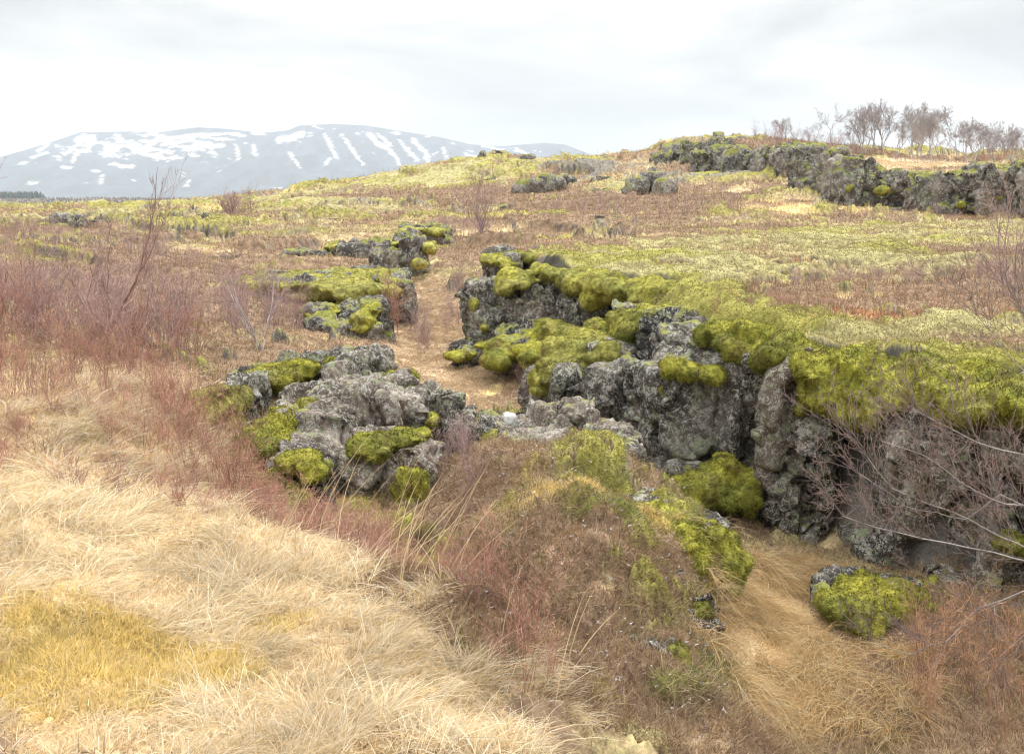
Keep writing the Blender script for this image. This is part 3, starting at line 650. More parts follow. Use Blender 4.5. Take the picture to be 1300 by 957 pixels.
# --- the boulder outcrop left of centre
r = rock('rock_outcrop', 'biggest pale lichen-crusted lava outcrop left of centre, behind the red twigs', 'rock outcrop',
  [(375,525,505,610,8.7,1.4),(345,440,525,610,8.3,.9),(430,556,575,680,7.45,.9),(300,385,553,615,8.2,.8),(405,475,478,540,9.5,.9),(470,540,508,590,8.9,1.2),(500,558,582,655,7.75,.8),(360,450,560,640,7.9,.6)], M_ROCKW, .022, .06, 4, crack=.08, cs=.6, split=2)
moss(r, [(326,582,8.0,66,60,.7),(345,556,8.2,84,34,.6),(362,530,8.5,60,26,.6),(400,512,8.9,50,16,.5)], .022, 5, **NEAR)
moss(r, [(472,566,7.7,66,24,.6),(515,553,7.9,60,16,.6)], .018, 6, amp=.03, pil=.2, **NEAR)
moss(r, [(521,615,7.42,44,54,.3)], .018, 7, amp=.03, pil=.2, **NEAR)
r = rock('mossy_rock', 'low mossy rock just above and behind the biggest lichen outcrop', 'rock',
  [(310,400,470,520,10.2,1.2),(390,472,462,505,10.4,1.0),(425,475,458,490,10.0,.7)], M_ROCK, .03, .08, 9, cs=.5)
moss(r, [(345,478,10.2,80,26,.9),(375,468,10.5,80,22,.8),(440,458,10.4,50,12,.6)], .026, 8, amp=.035, **NEAR)
moss(r, [(505,482,10.1,60,26,.6),(520,497,9.8,34,26,.5)], .024, 9, amp=.035, **NEAR)
r = rock('rock', 'small dark rock capped with orange-brown moss at the thicket edge', 'rock',
  [(282,318,484,560,8.9,.6),(245,300,520,575,8.6,.7)], M_ROCK, .026, .05, 12, cs=.4)
moss(r, [(270,520,8.7,75,60,.8),(300,508,8.8,30,40,.5)], .025, 10, tone=.55, brown=.8, label='orange-brown moss cushion', **NEAR)
r = rock('jagged_rock', 'upright jagged dark stone standing right of the biggest outcrop', 'rock',
  [(537,578,500,580,9.0,.7),(560,602,528,585,8.9,.6),(575,640,545,585,8.8,.6)], M_ROCK, .024, .07, 13, cs=.4)
moss(r, [(549,532,8.95,16,20,.2)], .014, 11, amp=.015, pil=.1, **NEAR)
r = rock('mossy_boulder', 'small boulder with bright moss top among the red twigs below the outcrop', 'rock',
  [(335,420,592,650,7.3,.7),(362,400,585,620,7.5,.5)], M_ROCKM, .022, .05, 14, cs=.35)
moss(r, [(385,583,7.4,62,22,.45),(400,596,7.35,46,22,.4),(345,612,7.3,55,34,.5),(372,630,7.2,60,24,.4)], .02, 12, amp=.035, **NEAR)
# --- slabs in the middle
r = rock('rock_slabs', 'flat broken grey slabs lying across the gully between outcrop and cliff', 'rock',
  [(610,690,545,580,8.9,.9),(680,760,548,585,8.7,.9),(715,756,517,566,8.8,.6),(640,735,568,590,8.1,.7),(735,800,560,615,8.4,.9),(770,825,575,625,8.6,.9)], M_ROCKW, .024, .06, 15, cs=.5)
moss(r, [(768,575,8.35,42,16,.3),(625,552,8.9,24,14,.3)], .018, 13, amp=.02, pil=.15, **NEAR)
r = rock('pale_stone', 'small white stone lying on the slabs at the grass edge', 'stone', [(640,656,528,542,9.3,.14)], None, .012, .012, 16, sink=0.03, cs=.1, crack=.004)
m_, t_, b_, o_ = new_mat('white_stone'); g_ = t_.nodes.new("ShaderNodeTexCoord"); n_ = noise_node(t_, g_.outputs['Object'], 30, 4)
t_.links.new(ramp(t_, n_.outputs[0], [(.3, (.5,.5,.48)), (.7, (.66,.66,.64))]).outputs[0], b_.inputs['Base Color']); r.data.materials.append(m_)
# --- moss lumps on the mound
r = rock('moss_covered_boulder', 'round boulder smothered in green moss at the right end of the heather mound', 'rock', [(884,938,672,750,6.45,.55)], M_ROCKM, .022, .04, 17, cs=.3)
moss(r, [(912,706,6.4,70,96,.65),(900,688,6.5,60,60,.6),(924,728,6.3,50,60,.45)], .02, 14, amp=.03, pil=.4, brown=.2, **NEAR)
r = rock('moss_covered_boulder', 'mossy boulder with cushions spilling down beside the round one on the mound', 'rock', [(800,880,660,760,6.35,.8),(830,890,700,770,6.25,.5)], M_ROCKM, .024, .05, 18, cs=.35)
moss(r, [(845,668,6.4,92,56,.8),(868,702,6.15,60,70,.5),(812,690,6.3,64,40,.5),(846,732,6.05,60,46,.4)], .022, 15, amp=.05, **NEAR)
r = rock('moss_topped_rock', 'moss-topped hump of rock at the upper end of the heather mound', 'rock', [(735,815,584,640,7.35,.9),(700,760,590,620,7.5,.6)], M_ROCKM, .026, .05, 19, cs=.4)
moss(r, [(768,590,7.5,92,22,.7),(797,608,7.4,46,36,.6),(775,628,7.2,60,20,.4),(722,592,7.6,36,16,.4)], .022, 16, amp=.035, **NEAR)
r = rock('small_boulder', 'small lichen boulder with mossy side below the moss cushions', 'rock', [(852,902,752,812,5.6,.4),(870,908,785,822,5.5,.3)], M_ROCK, .018, .04, 20, cs=.25)
moss(r, [(885,768,5.7,44,22,.3),(866,784,5.6,34,26,.25)], .015, 17, amp=.02, pil=.15, **NEAR)
r = rock('small_boulder', 'small half-mossy boulder nearest the camera at the foot of the mound', 'rock', [(798,868,842,888,4.75,.35)], M_ROCK, .018, .04, 21, cs=.3)
moss(r, [(835,826,4.95,74,26,.4),(862,842,4.8,34,44,.3),(806,838,4.85,34,30,.25)], .015, 18, amp=.025, pil=.2, tone=.1, **NEAR)
r = rock('mossy_boulder', 'green mossy boulder under bare branches at the foot of the big cliff', 'rock', [(1050,1150,765,805,6.6,.7),(1120,1190,755,800,6.9,.6)], M_ROCKM, .024, .05, 22, cs=.35)
moss(r, [(1080,778,6.6,78,62,.7),(1120,765,6.75,70,46,.6),(1160,770,6.9,60,40,.6),(1190,748,7.1,40,22,.4),(1095,750,6.95,90,34,.6),(1140,748,7.05,60,26,.5)], .022, 19, amp=.04, brown=.2, **NEAR)
# --- the big near cliff
r = rock('basalt_cliff', 'tall grey lichen-spotted cliff with a thick bright moss fringe, nearest on the right', 'cliff',
  [(812,880,470,640,9.75,1.4),(845,930,445,668,9.55,1.3),(915,982,436,690,9.1,1.5,.15),(972,990,450,690,9.5,1.0),(984,1052,455,715,8.55,1.4,-.35),(1046,1062,480,722,8.3,1.0,0),(1058,1132,500,740,8.75,1.2,.1),(1120,1142,500,760,7.95,1.2,0),(1138,1196,498,775,7.6,1.3,-.1),(1190,1262,505,790,7.35,1.3,.1),(1258,1345,512,810,7.0,1.3),(1335,1450,515,830,6.75,1.4),(1440,1580,515,850,6.5,1.5),(830,900,600,655,9.3,.7),(1085,1150,690,765,7.8,.7),(1200,1290,740,810,6.95,.6)], M_ROCK, .028, .07, 23, crack=.16, cs=1.4, split=1, cell=1.05)
moss(r, [(a, b, c+.28, w, h*1.12, d_*1.5) for a, b, c, w, h, d_ in [(915,425,9.7,60,30,.9),(950,438,9.3,70,48,.9),(990,455,9.0,80,60,1.0),(1030,472,8.5,84,76,1.0),(1064,494,8.2,84,84,.9),(1030,500,8.35,50,50,.6),(1100,482,8.2,76,60,1.0),(1150,478,8.0,90,56,1.0),(1166,498,7.75,56,40,.7),(1205,494,7.4,96,64,1.1),(1250,506,7.1,96,68,1.1),(1300,516,6.9,100,70,1.1),(1360,520,6.9,110,80,1.0),(1440,520,6.7,130,80,1.1)]], .028, 20, name='moss_fringe', amp=.07, pil=.42, brown=.35, **NEAR)
moss(r, [(895,622,8.9,90,50,.7),(925,605,9.0,76,54,.7),(870,640,9.0,60,44,.6),(940,630,8.8,50,40,.5)], .026, 21, amp=.05, brown=.6, **NEAR)
moss(r, [(900,474,9.4,42,20,.4),(868,468,9.7,60,30,.6),(850,490,9.8,50,20,.4)], .022, 22, amp=.03, pil=.22, brown=.6, **NEAR)
moss(r, [(1290,690,6.95,60,22,.4),(1330,700,6.9,60,30,.4)], .022, 23, amp=.03, pil=.22, **NEAR)
# --- left end of the big cliff
r = rock('cliff_block', 'broad lichen-grey block at the left end of the big cliff, above the slabs', 'rock',
  [(688,770,478,590,10.7,1.5),(735,826,468,600,10.4,1.6),(672,710,492,535,11.2,1.0),(795,840,480,620,10.2,1.2)], M_ROCK, .03, .09, 24, crack=.1, cs=.7)
moss(r, [(738,440,12.0,96,44,1.5),(715,462,11.4,60,40,1.0),(765,448,11.6,70,36,1.0),(700,478,11.1,40,30,.6)], .032, 24, amp=.05, tone=.35, name='moss_blanket', **NEAR)
moss(r, [(682,480,11.1,26,24,.4),(688,494,11.0,26,16,.3)], .02, 25, amp=.02, pil=.2, **NEAR)
r = rock('mossy_ledge', 'brown twiggy ledge with a dark mossy nose above the cliff block', 'rock',
  [(790,850,405,470,12.0,1.5),(830,905,412,470,11.0,1.2),(845,900,420,480,10.4,1.0)], M_ROCKM, .034, .08, 25, cs=.5)
moss(r, [(795,418,12.2,56,54,1.1),(830,405,12.6,90,30,1.3),(770,425,13.0,60,40,1.2),(870,408,12.2,80,22,1.2)], .034, 26, amp=.05, tone=.2, brown=.7, **NEAR)
# --- middle cliff
r = rock('cliff_tower', 'blocky lichen-spotted rock tower with moss cap beside the grassy path', 'rock',
  [(600,650,362,450,17.4,1.6),(640,698,355,440,16.9,1.7),(618,655,325,400,18.6,1.5),(605,640,400,462,17.0,1.2),(597,615,378,402,17.6,.7),(652,700,380,445,16.7,1.0)], M_ROCK, .04, .11, 26, crack=.12, cs=.8)
moss(r, [(658,352,17.4,56,22,1.6),(640,362,17.0,30,28,.8),(690,346,18.0,30,20,1.0)], .04, 27, amp=.06, pil=.5, tone=.15, fuzz=1500, flen=.03)
moss(r, [(632,328,19.2,50,12,1.5),(670,325,19.6,60,12,1.6),(645,336,18.8,30,14,1.0)], .04, 28, amp=.05, pil=.5, tone=.15, fuzz=1500, flen=.03)
moss(r, [(602,388,17.3,14,20,.4),(616,415,17.0,12,10,.3)], .03, 29, amp=.03, pil=.3, fuzz=1500, flen=.03)
r = rock('moss_covered_ledge', 'long low ledge wrapped in moss at the foot of the rock tower', 'rock', [(575,640,446,466,16.2,1.0),(630,720,425,470,15.4,1.4)], M_ROCKM, .04, .07, 27, cs=.5)
moss(r, [(585,450,16.2,40,14,.7),(650,440,15.8,90,34,1.2),(700,425,15.8,60,40,1.2),(635,455,15.3,44,24,.7),(680,450,15.0,60,34,.9)], .036, 30, amp=.06, pil=.45, brown=.5, fuzz=1800, flen=.028)
r = rock('cleft_cliff', 'dark cleft cliff under a heavy moss rim right of the rock tower', 'cliff',
  [(700,732,362,440,17.0,1.6),(714,742,378,425,16.0,.8),(745,800,372,430,15.8,1.5),(790,850,380,440,14.6,1.4)], M_ROCK, .04, .10, 28, cs=.7)
moss(r, [(715,352,17.4,60,30,1.6),(745,358,16.6,70,40,1.5),(775,362,15.8,70,42,1.4),(812,368,15.2,70,40,1.4),(845,374,14.8,70,36,1.4),(752,378,15.8,30,26,.7)], .042, 31, name='moss_rim', amp=.07, pil=.6, tone=.2, fuzz=1500, flen=.03)
# --- mossy outcrops left of the path
r = rock('moss_capped_outcrop', 'widest moss-capped outcrop left of the grassy path', 'rock outcrop',
  [(288,360,358,400,22.0,1.8),(340,440,358,402,21.4,2.4),(430,508,352,400,22.2,2.6),(470,515,358,392,21.4,1.8)], M_ROCKM, .055, .1, 29, cs=.8)
moss(r, [(430,354,23.2,110,22,2.6),(385,358,23.0,80,18,2.0),(470,358,22.4,76,34,2.2),(500,366,21.8,34,30,1.4),(410,372,21.9,110,20,1.6),(330,362,22.6,80,20,1.6),(360,366,22.2,70,20,1.4),(460,384,21.4,70,24,1.4),(400,354,22.6,190,20,3.0),(455,366,21.6,110,24,2.2)], .05, 32, amp=.07, pil=.6, tone=.35, fuzz=900, flen=.04)
r = rock('moss_capped_outcrop', 'smaller rock hump in front of the widest moss-capped outcrop', 'rock outcrop',
  [(385,440,395,440,18.6,1.4),(425,478,390,440,18.2,1.4),(455,482,388,425,18.0,1.0),(380,475,415,445,17.6,.8)], M_ROCKM, .045, .09, 30, cs=.6)
moss(r, [(462,404,17.9,38,14,.7),(460,417,17.7,36,12,.5),(470,392,18.2,34,14,.8),(410,396,18.8,60,12,1.0)], .036, 33, amp=.05, pil=.4, fuzz=1200, flen=.03)
for lb, bl, ms, sd in (
 ('split grey rocks at the top end of the grassy path', [(478,520,308,350,31,2.0),(505,535,305,340,30.5,1.6),(470,500,322,352,30,1.2)], [(505,306,31.5,46,12,1.6),(545,312,31,30,12,1.2),(535,332,30,30,10,.8)], 31),
 ('flat moss-topped rock above the split grey rocks', [(508,545,290,308,39,2),(540,568,292,306,39,1.8)], [(525,290,39.5,60,9,2.2),(555,293,39.2,30,8,1.6)], 32),
 ('grey jagged rocks with rusty patch left of the split rocks', [(425,455,318,340,34,1.8),(445,480,312,336,34,1.6)], [(430,312,35,60,10,1.8),(400,325,34.5,50,12,1.6)], 33),
 ('dark broken rocks strung along the heath, upper left of the path', [(392,420,296,312,52,2.4),(410,438,290,308,52,2.2),(430,450,302,318,46,1.8)], [(405,292,53,60,7,2.4),(380,300,50,40,7,2)], 34),
 ('dark rock shelf on the heath below the sky, left of centre', [(358,372,268,282,70,2.4),(368,392,266,276,72,2.6)], [(350,284,66,30,5,2)], 35),
 ('small dark rocks in a hollow of the left moor', [(70,86,278,298,42,1.6),(80,96,284,298,41,1.4),(60,76,290,300,40,1.2)], [(78,276,43,40,5,1.4),(60,284,42,30,5,1.4)], 36),
 ('low dark rock shelf on the left moor behind the tall red sapling', [(182,206,318,328,36,1.4),(200,226,320,328,36,1.4)], [(215,330,35.5,26,5,1)], 37),
 ('mossy hollow stones on the moor right of the path head', [(688,700,312,318,34,1),(700,716,313,319,34,1)], [(700,309,34.5,30,5,1)], 38),
 ('rock shelf on the hillside above the middle, longest of the dark bands', [(655,690,233,243,73,2.4),(685,715,230,240,74,2.4),(712,730,226,236,76,2.2)], [(690,228,76,70,5,2.4),(725,224,78,50,5,2)], 39),
 ('cluster of mossy stones on the slope below the crest', [(800,822,232,244,62,2.2),(818,845,228,240,63,2.2),(838,852,234,246,61,1.6)], [(812,230,63.5,30,6,1.8),(840,226,64,30,6,1.6)], 40),
 ('pair of dark stones low on the slope left of the skyline rocks', [(598,612,226,234,80,2.0),(612,628,229,234,78,1.8)], [(600,224,81,24,4,1.6)], 41)):
    bl = [(b[0]-2, b[1]+2, b[2]-4)+tuple(b[3:]) for b in bl]
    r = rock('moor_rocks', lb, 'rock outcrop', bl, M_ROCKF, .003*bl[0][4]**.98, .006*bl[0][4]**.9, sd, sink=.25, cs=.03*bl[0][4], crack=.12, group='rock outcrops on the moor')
    ms = [(a, b+2, c, w*.7, h*1.5, d_) for a, b, c, w, h, d_ in ms]
    if bl[0][4] < 45: moss(r, ms, .0019*bl[0][4], sd, amp=.08, pil=.03*bl[0][4], tone=.3, fuzz=60000/bl[0][4]**2, flen=.0022*bl[0][4])
for lb, bl, sd in (('lone pointed stone on the skyline, leftmost of three', [(609,616,193,203,91,.7)], 50), ('upright skyline stone, middle one of three', [(628,640,190,204,91,1.0)], 51),
 ('blocky skyline stone with steep right side, rightmost of three', [(655,679,198,209,90,2.0),(640,660,201,208,90,1.6)], 52),
 ('slanting slab of rock on the crest right of the three skyline stones', [(745,765,203,211,90,2),(758,790,200,210,91,2.4)], 53), ('low broken rocks on the crest before the tall summit crag', [(790,815,200,210,90,2.2),(812,830,197,207,91,2)], 54)):
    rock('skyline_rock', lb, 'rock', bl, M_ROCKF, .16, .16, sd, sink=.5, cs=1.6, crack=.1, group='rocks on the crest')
r = rock('summit_crag', 'rugged grey crag crowning the highest point of the hill', 'crag',
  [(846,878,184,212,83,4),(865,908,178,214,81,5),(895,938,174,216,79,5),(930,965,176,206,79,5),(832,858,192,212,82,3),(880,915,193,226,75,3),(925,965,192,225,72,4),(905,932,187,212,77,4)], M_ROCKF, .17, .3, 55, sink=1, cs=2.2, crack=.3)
moss(r, [(945,205,74,50,9,4),(900,222,73,60,7,3)], .1, 56, amp=.1, pil=1.5, tone=.3, fuzz=10, flen=.2)
# --- far right cliff
fb_ = []
edge = [(955,199,225,72),(985,196,228,70),(1012,192,236,67),(1035,196,250,61),(1062,198,272,56),(1090,206,284,53),(1115,222,285,52),(1145,229,285,51.5),(1175,226,284,51),(1205,222,280,50.5),(1235,216,279,50),(1265,214,278,49.5),(1300,220,277,49),(1340,222,277,48.5),(1385,224,277,48)]
rg = np.random.default_rng(8)
for a, tp, bt, Y in edge:
    for q in range(2):
        w = rg.uniform(26, 44); x = a+rg.uniform(-12, 12)
        fb_.append((x-w/2, x+w/2, tp+rg.uniform(-10, 2), bt+2, Y-rg.uniform(0, .8), rg.uniform(2.0, 3.4)))
fb_ += [(1018,1034,226,252,59,2), (1130,1150,262,285,50.6,1.2), (1190,1215,258,283,49.8,1.2)]
r = rock('far_cliff', 'long grey rock wall below the bare birches at upper right', 'cliff', fb_, M_ROCKF, .10, .24, 57, sink=.6, cs=2.4, crack=.35, split=1)
moss(r, [(a, b+2, c, w*.8, h*2, d_*.6) for a, b, c, w, h, d_ in [(1055,206,58,40,6,2),(1090,222,53.5,40,8,2),(1075,238,52.8,36,9,1.6),(1015,190,69,30,4,2),(975,197,70,24,4,2),(1125,240,51.5,34,5,1),(1160,226,52.5,44,6,2),(1185,240,50.5,20,5,1),(1262,216,50.5,40,7,2),(1268,244,49.2,20,11,.8),(1296,232,49.6,30,6,1.4),(1220,258,49.8,16,4,.8),(1238,263,49.6,16,5,.8),(1034,228,59.5,20,5,1)]], .08, 58, amp=.14, pil=1.2, tone=.0, fuzz=25, flen=.12)
print('rocks done')


# ------------------------------------------------------------------ scattering on the ground
iq = (np.arange(NR-1)[:, None]*NA+np.arange(NA)[None])
GQ = np.stack([iq, np.arange(NR-1)[:, None]*NA+(np.arange(NA)[None]+1) % NA, iq+NA], -1).reshape(-1, 3)
QC = GV[GQ[:, 0]]; QR = np.hypot(QC[:, 0], QC[:, 1]); QA = np.linalg.norm(np.cross(GV[GQ[:, 1]]-QC, GV[GQ[:, 2]]-QC), axis=1)
QAz = np.abs(np.arctan2(QC[:, 0], QC[:, 1])); QE = GE[GQ[:, 0]]; QS = GS[GQ[:, 0]]; QPX, QPY = proj(QC)
INV = (QAz < math.radians(36)) & (QR > 2.4)
def scatter(n, dens, rng):
    w = (QA*dens*INV*(QS < .4)).astype(np.float64); w /= w.sum(); fi = rng.choice(len(w), n, p=w); u, v = rng.random((2, n, 1))
    a, b, c = (GV[GQ[fi, k]] for k in range(3)); P = a+(b-a)*u+(c-a)*v
    nn = np.cross(b-a, c-a); nn /= np.linalg.norm(nn, axis=1)[:, None]; nn *= np.sign(nn[:, 2:3])
    return P, GC[GQ[fi, 0]], QE[fi], nn, QR[fi]
def stuff(name, label, cat, S, mat):
    V, T, C = S.arrays(); return tag(obj(name, mesh_from(V, T, C), mat), label, cat, kind='stuff')
g = np.random.default_rng(77)
# --- dry grass on the near bank
S = Soup()
d = (QE[:, 4]+QE[:, 5]*.6)*(QR < 13)*(QPX < 760)/np.maximum(QR, 3)**1.1
d = d*(1-np.exp(-(((QPX-760)/200)**2+((QPY-690)/130)**2)**2))
n = 170000; P, C, E, Nn, r = scatter(n, d, g); px, py = proj(P)
Q = xy0(P); sw = fbm2(Q, .55, 3, .6, seed=301); sw2 = fbm2(Q, .3, 3, .6, seed=305)
ang = .1+2.3*sw+g.normal(0, .8, n); lay = g.uniform(.35, 1.15, n)*(.75+.5*sw2)
c1, c2_, cid = worley(Q/.19+.4*np.stack([pnoise2(Q*5, 91), pnoise2(Q*5, 92), 0*r], 1), 93, True); d1, _, did = worley(Q/.6+.4*np.stack([pnoise2(Q*2, 94), pnoise2(Q*2, 95), 0*r], 1), 96, True)
ang = ang+(cid-.5)*3.2+(did-.5)*2.0; lay = lay*(.55+.9*did)
D = np.stack([np.cos(ang)*lay, np.sin(ang)*lay*.8-.12, np.full(n, .62)], 1)+Nn*.15; D /= np.linalg.norm(D, axis=1)[:, None]
oc = E[:, 5]; ln = g.gamma(6, .028, n)*(1-.55*oc)*np.clip(.7+.5*sw2, .4, 1.4)*(.55+.8*cid)*(1.15-.5*c1); Wd = g.uniform(.0016, .0036, n)*np.clip(r/4, 1, 2)
straw = np.array([.86,.745,.55]); gold = np.array([.72,.53,.28]); grey = np.array([.60,.52,.40]); k = g.random(n)[:, None]
cb = np.where(k < .6, straw, np.where(k < .92, gold, grey))*g.uniform(.7, 1.22, (n, 1))*(.84+.32*did)[:, None]; cb = cb*(1-.45*oc[:, None])+C*1.15*.45*oc[:, None]
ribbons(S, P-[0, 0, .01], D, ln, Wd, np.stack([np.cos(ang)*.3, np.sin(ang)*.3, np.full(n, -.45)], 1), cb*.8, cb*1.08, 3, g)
# short yellow moss-grass nap between
n = 110000; P, C, E, Nn, r = scatter(n, (QE[:, 5]+.25*QE[:, 4])*(QR < 11)/np.maximum(QR, 3)**1.2, g); D = Nn+g.normal(0, .5, (n, 3)); D /= np.linalg.norm(D, axis=1)[:, None]
cb = C*g.uniform(.7, 1.45, (n, 1)); ln = g.uniform(.012, .05, n); ribbons(S, P, D, ln, ln*.12+.001, g.normal(0, .3, (n, 3)), cb*.85, cb*1.1, 2, g)
stuff('dry_grass', 'pale matted straw grass covering the bank in front of the camera', 'grass', S, M_GRASS)
# --- tussocks in the gully
S = Soup()
for (a, b, Y, spread, cnt, hh) in ((1010,735,7.5,.55,5200,.42),(985,800,6.5,.45,4200,.36),(1020,845,5.8,.4,3600,.34),(1060,730,7.3,.3,1800,.3),(930,810,6.2,.25,1500,.26),(960,870,5.4,.35,2500,.3),(1060,900,5.2,.4,2500,.3)):
    p = on_ground(a, b, Y); t_ = g.normal(0, spread*.5, (cnt, 2)); x = p[0]+t_[:, 0]; y = p[1]+t_[:, 1]; cl = np.round(g.normal(0, spread*.5, (14, 2)), 3)
    ci = g.integers(0, 14, cnt); x = p[0]+cl[ci, 0]+g.normal(0, .05, cnt); y = p[1]+cl[ci, 1]+g.normal(0, .05, cnt); z = ground_z(x, y)
    az = g.uniform(0, 2*math.pi, cnt); o_ = g.uniform(.2, 1.0, cnt); D = np.stack([np.cos(az)*o_, np.sin(az)*o_-.2, np.full(cnt, .8)], 1); D /= np.linalg.norm(D, axis=1)[:, None]
    k = g.random((cnt, 1)); cb = np.where(k < .55, [.66,.49,.26], np.where(k < .85, [.54,.33,.14], [.7,.6,.4]))*g.uniform(.7, 1.25, (cnt, 1)); ln = hh*g.uniform(.5, 1.1, cnt)
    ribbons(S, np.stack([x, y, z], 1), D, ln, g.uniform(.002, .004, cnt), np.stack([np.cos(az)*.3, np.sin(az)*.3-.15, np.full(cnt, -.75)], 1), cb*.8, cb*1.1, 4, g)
stuff('gully_grass', 'golden drooping grass tussocks filling the gully below the cliff', 'grass', S, M_GRASS)
# --- grass of the valley path and other tan patches farther off
S = Soup(); n = 130000
P, C, E, Nn, r = scatter(n, (QE[:, 6]+QE[:, 4]*.8)*((QPX > 430) | (QR > 13))*(QR > 4.5)*(QR < 70)/np.maximum(QR, 4)**1.7, g)
az = g.uniform(0, 6.28, n); o_ = g.uniform(.2, 1.1, n); D = np.stack([np.cos(az)*o_, np.sin(az)*o_, np.full(n, .7)], 1); D /= np.linalg.norm(D, axis=1)[:, None]
k = g.random((n, 1)); cb = np.where(k < .5, [.50,.37,.22], np.where(k < .8, [.36,.24,.15], [.60,.50,.35]))*g.uniform(.7, 1.25, (n, 1)); cb = cb*.6+C*.4
ln = (.07+.0038*r)*g.uniform(.4, 1.6, n)*(.5+.9*sstep(-.3, .5, fbm2(xy0(P), .9, 3, .6, seed=611))); ribbons(S, P, D, ln, np.clip(r*.00045, .003, .02), np.stack([np.cos(az)*.3, np.sin(az)*.3, np.full(n, -.5)], 1), cb*.85, cb*1.1, 2, g)
stuff('valley_grass', 'orange-tan dry grass carpeting the valley path between the outcrops', 'grass', S, M_GRASS)
# --- heath: low twiggy tufts everywhere else
S = Soup(); n = 330000
P, C, E, Nn, r = scatter(n, (QE[:, 2]+QE[:, 3]+.25*QE[:, 5]+.3*QE[:, 7]+.10*(QE[:, 0]+QE[:, 1]))*(QR > 4.0)*(QR < 110)*(QAz < .62)/np.maximum(QR, 4)**1.75, g)
D = Nn*.8+g.normal(0, .6, (n, 3)); D[:, 2] = np.abs(D[:, 2])+.2; D /= np.linalg.norm(D, axis=1)[:, None]
red = (E[:, 3] > g.random(n))[:, None]; k = g.random((n, 1)); mo = (E[:, 0]+E[:, 1]+E[:, 5])[:, None]
cb = np.where(red, [.36,.14,.075], np.where(k < .35, [.20,.13,.08], np.where(k < .62, [.37,.24,.12], np.where(k < .74, [.25,.175,.14], [.50,.39,.23]))))*g.uniform(.65, 1.4, (n, 1)); cb = cb*(.6-.35*mo)+C*(.4+.35*mo)*1.1
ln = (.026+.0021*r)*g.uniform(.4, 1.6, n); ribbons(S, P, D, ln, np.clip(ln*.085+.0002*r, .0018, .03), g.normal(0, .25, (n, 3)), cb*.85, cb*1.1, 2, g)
# moss nap on the moor
n = 170000; P, C, E, Nn, r = scatter(n, (QE[:, 0]+QE[:, 1]+.4*QE[:, 8])*(QR > 4)*(QR < 60)*(QAz < .6)/np.maximum(QR, 4)**1.7, g)
D = Nn+g.normal(0, .5, (n, 3)); D /= np.linalg.norm(D, axis=1)[:, None]; cb = C*g.uniform(.75, 1.35, (n, 1)); ln = (.012+.0016*r)*g.uniform(.5, 1.5, n)
ribbons(S, P, D, ln, ln*.3, np.tile([0, 0, -.3], (n, 1)), cb*.9, cb*1.1, 1, g)
# thick cover on the mound and the gully sides, close to the camera
n = 150000; P, C, E, Nn, r = scatter(n, (QE[:, 2]+QE[:, 3]+QE[:, 5]+.5*QE[:, 6]+QE[:, 8])*(QR > 4.0)*(QR < 9.8)*((QPX > 480) | (QPY < 640))/np.maximum(QR, 4)**1.3, g)
cl_, _, ci_ = worley(xy0(P)/.14, 71, True)
D = Nn*.7+g.normal(0, .75, (n, 3)); D[:, 2] = np.abs(D[:, 2])+.15; D /= np.linalg.norm(D, axis=1)[:, None]
k = np.clip(ci_*.75+g.random(n)*.25, 0, .999)[:, None]
cb = np.where(k < .25, [.17,.115,.075], np.where(k < .5, [.36,.24,.13], np.where(k < .65, [.27,.19,.15], np.where(k < .85, [.52,.41,.25], [.34,.30,.08]))))*g.uniform(.6, 1.45, (n, 1)); cb = cb*.75+C*.25
ln = g.uniform(.015, .075, n)*(.6+.8*ci_); ribbons(S, P, D, ln, g.uniform(.0018, .0045, n), g.normal(0, .35, (n, 3)), cb*.85, cb*1.12, 2, g)
n = 90000; P, C, E, Nn, r = scatter(n, (QE[:, 0]+QE[:, 1])*(QR > 4)*(QR < 11)/np.maximum(QR, 4)**1.3, g)
D = Nn+g.normal(0, .6, (n, 3)); D /= np.linalg.norm(D, axis=1)[:, None]; cb = C*g.uniform(.6, 1.5, (n, 1)); ln = g.uniform(.01, .032, n)
ribbons(S, P, D, ln, ln*.22, np.tile([0, 0, -.3], (n, 1)), cb*.85, cb*1.15, 1, g)
# silvery dead leaves caught in the heather of the mound
n = 1300; P, C, E, Nn, r = scatter(n, (QR > 4.3)*(QR < 9)*(QPX > 540)*(QPX < 920)*(QPY > 570), g)
D = g.normal(size=(n, 3)); D[:, 2] = np.abs(D[:, 2])*.3; D /= np.linalg.norm(D, axis=1)[:, None]
ribbons(S, P+Nn*.03, D, g.uniform(.012, .03, n), g.uniform(.008, .016, n), np.zeros((n, 3)), np.tile([.42,.39,.41], (n, 1))*g.uniform(.6, 1.3, (n, 1)), np.tile([.48,.45,.46], (n, 1)), 1, g)
stuff('heath', 'low brown heather and moss carpeting the moor and the gully mound', 'heather', S, M_FUZZ)
print('ground cover done')

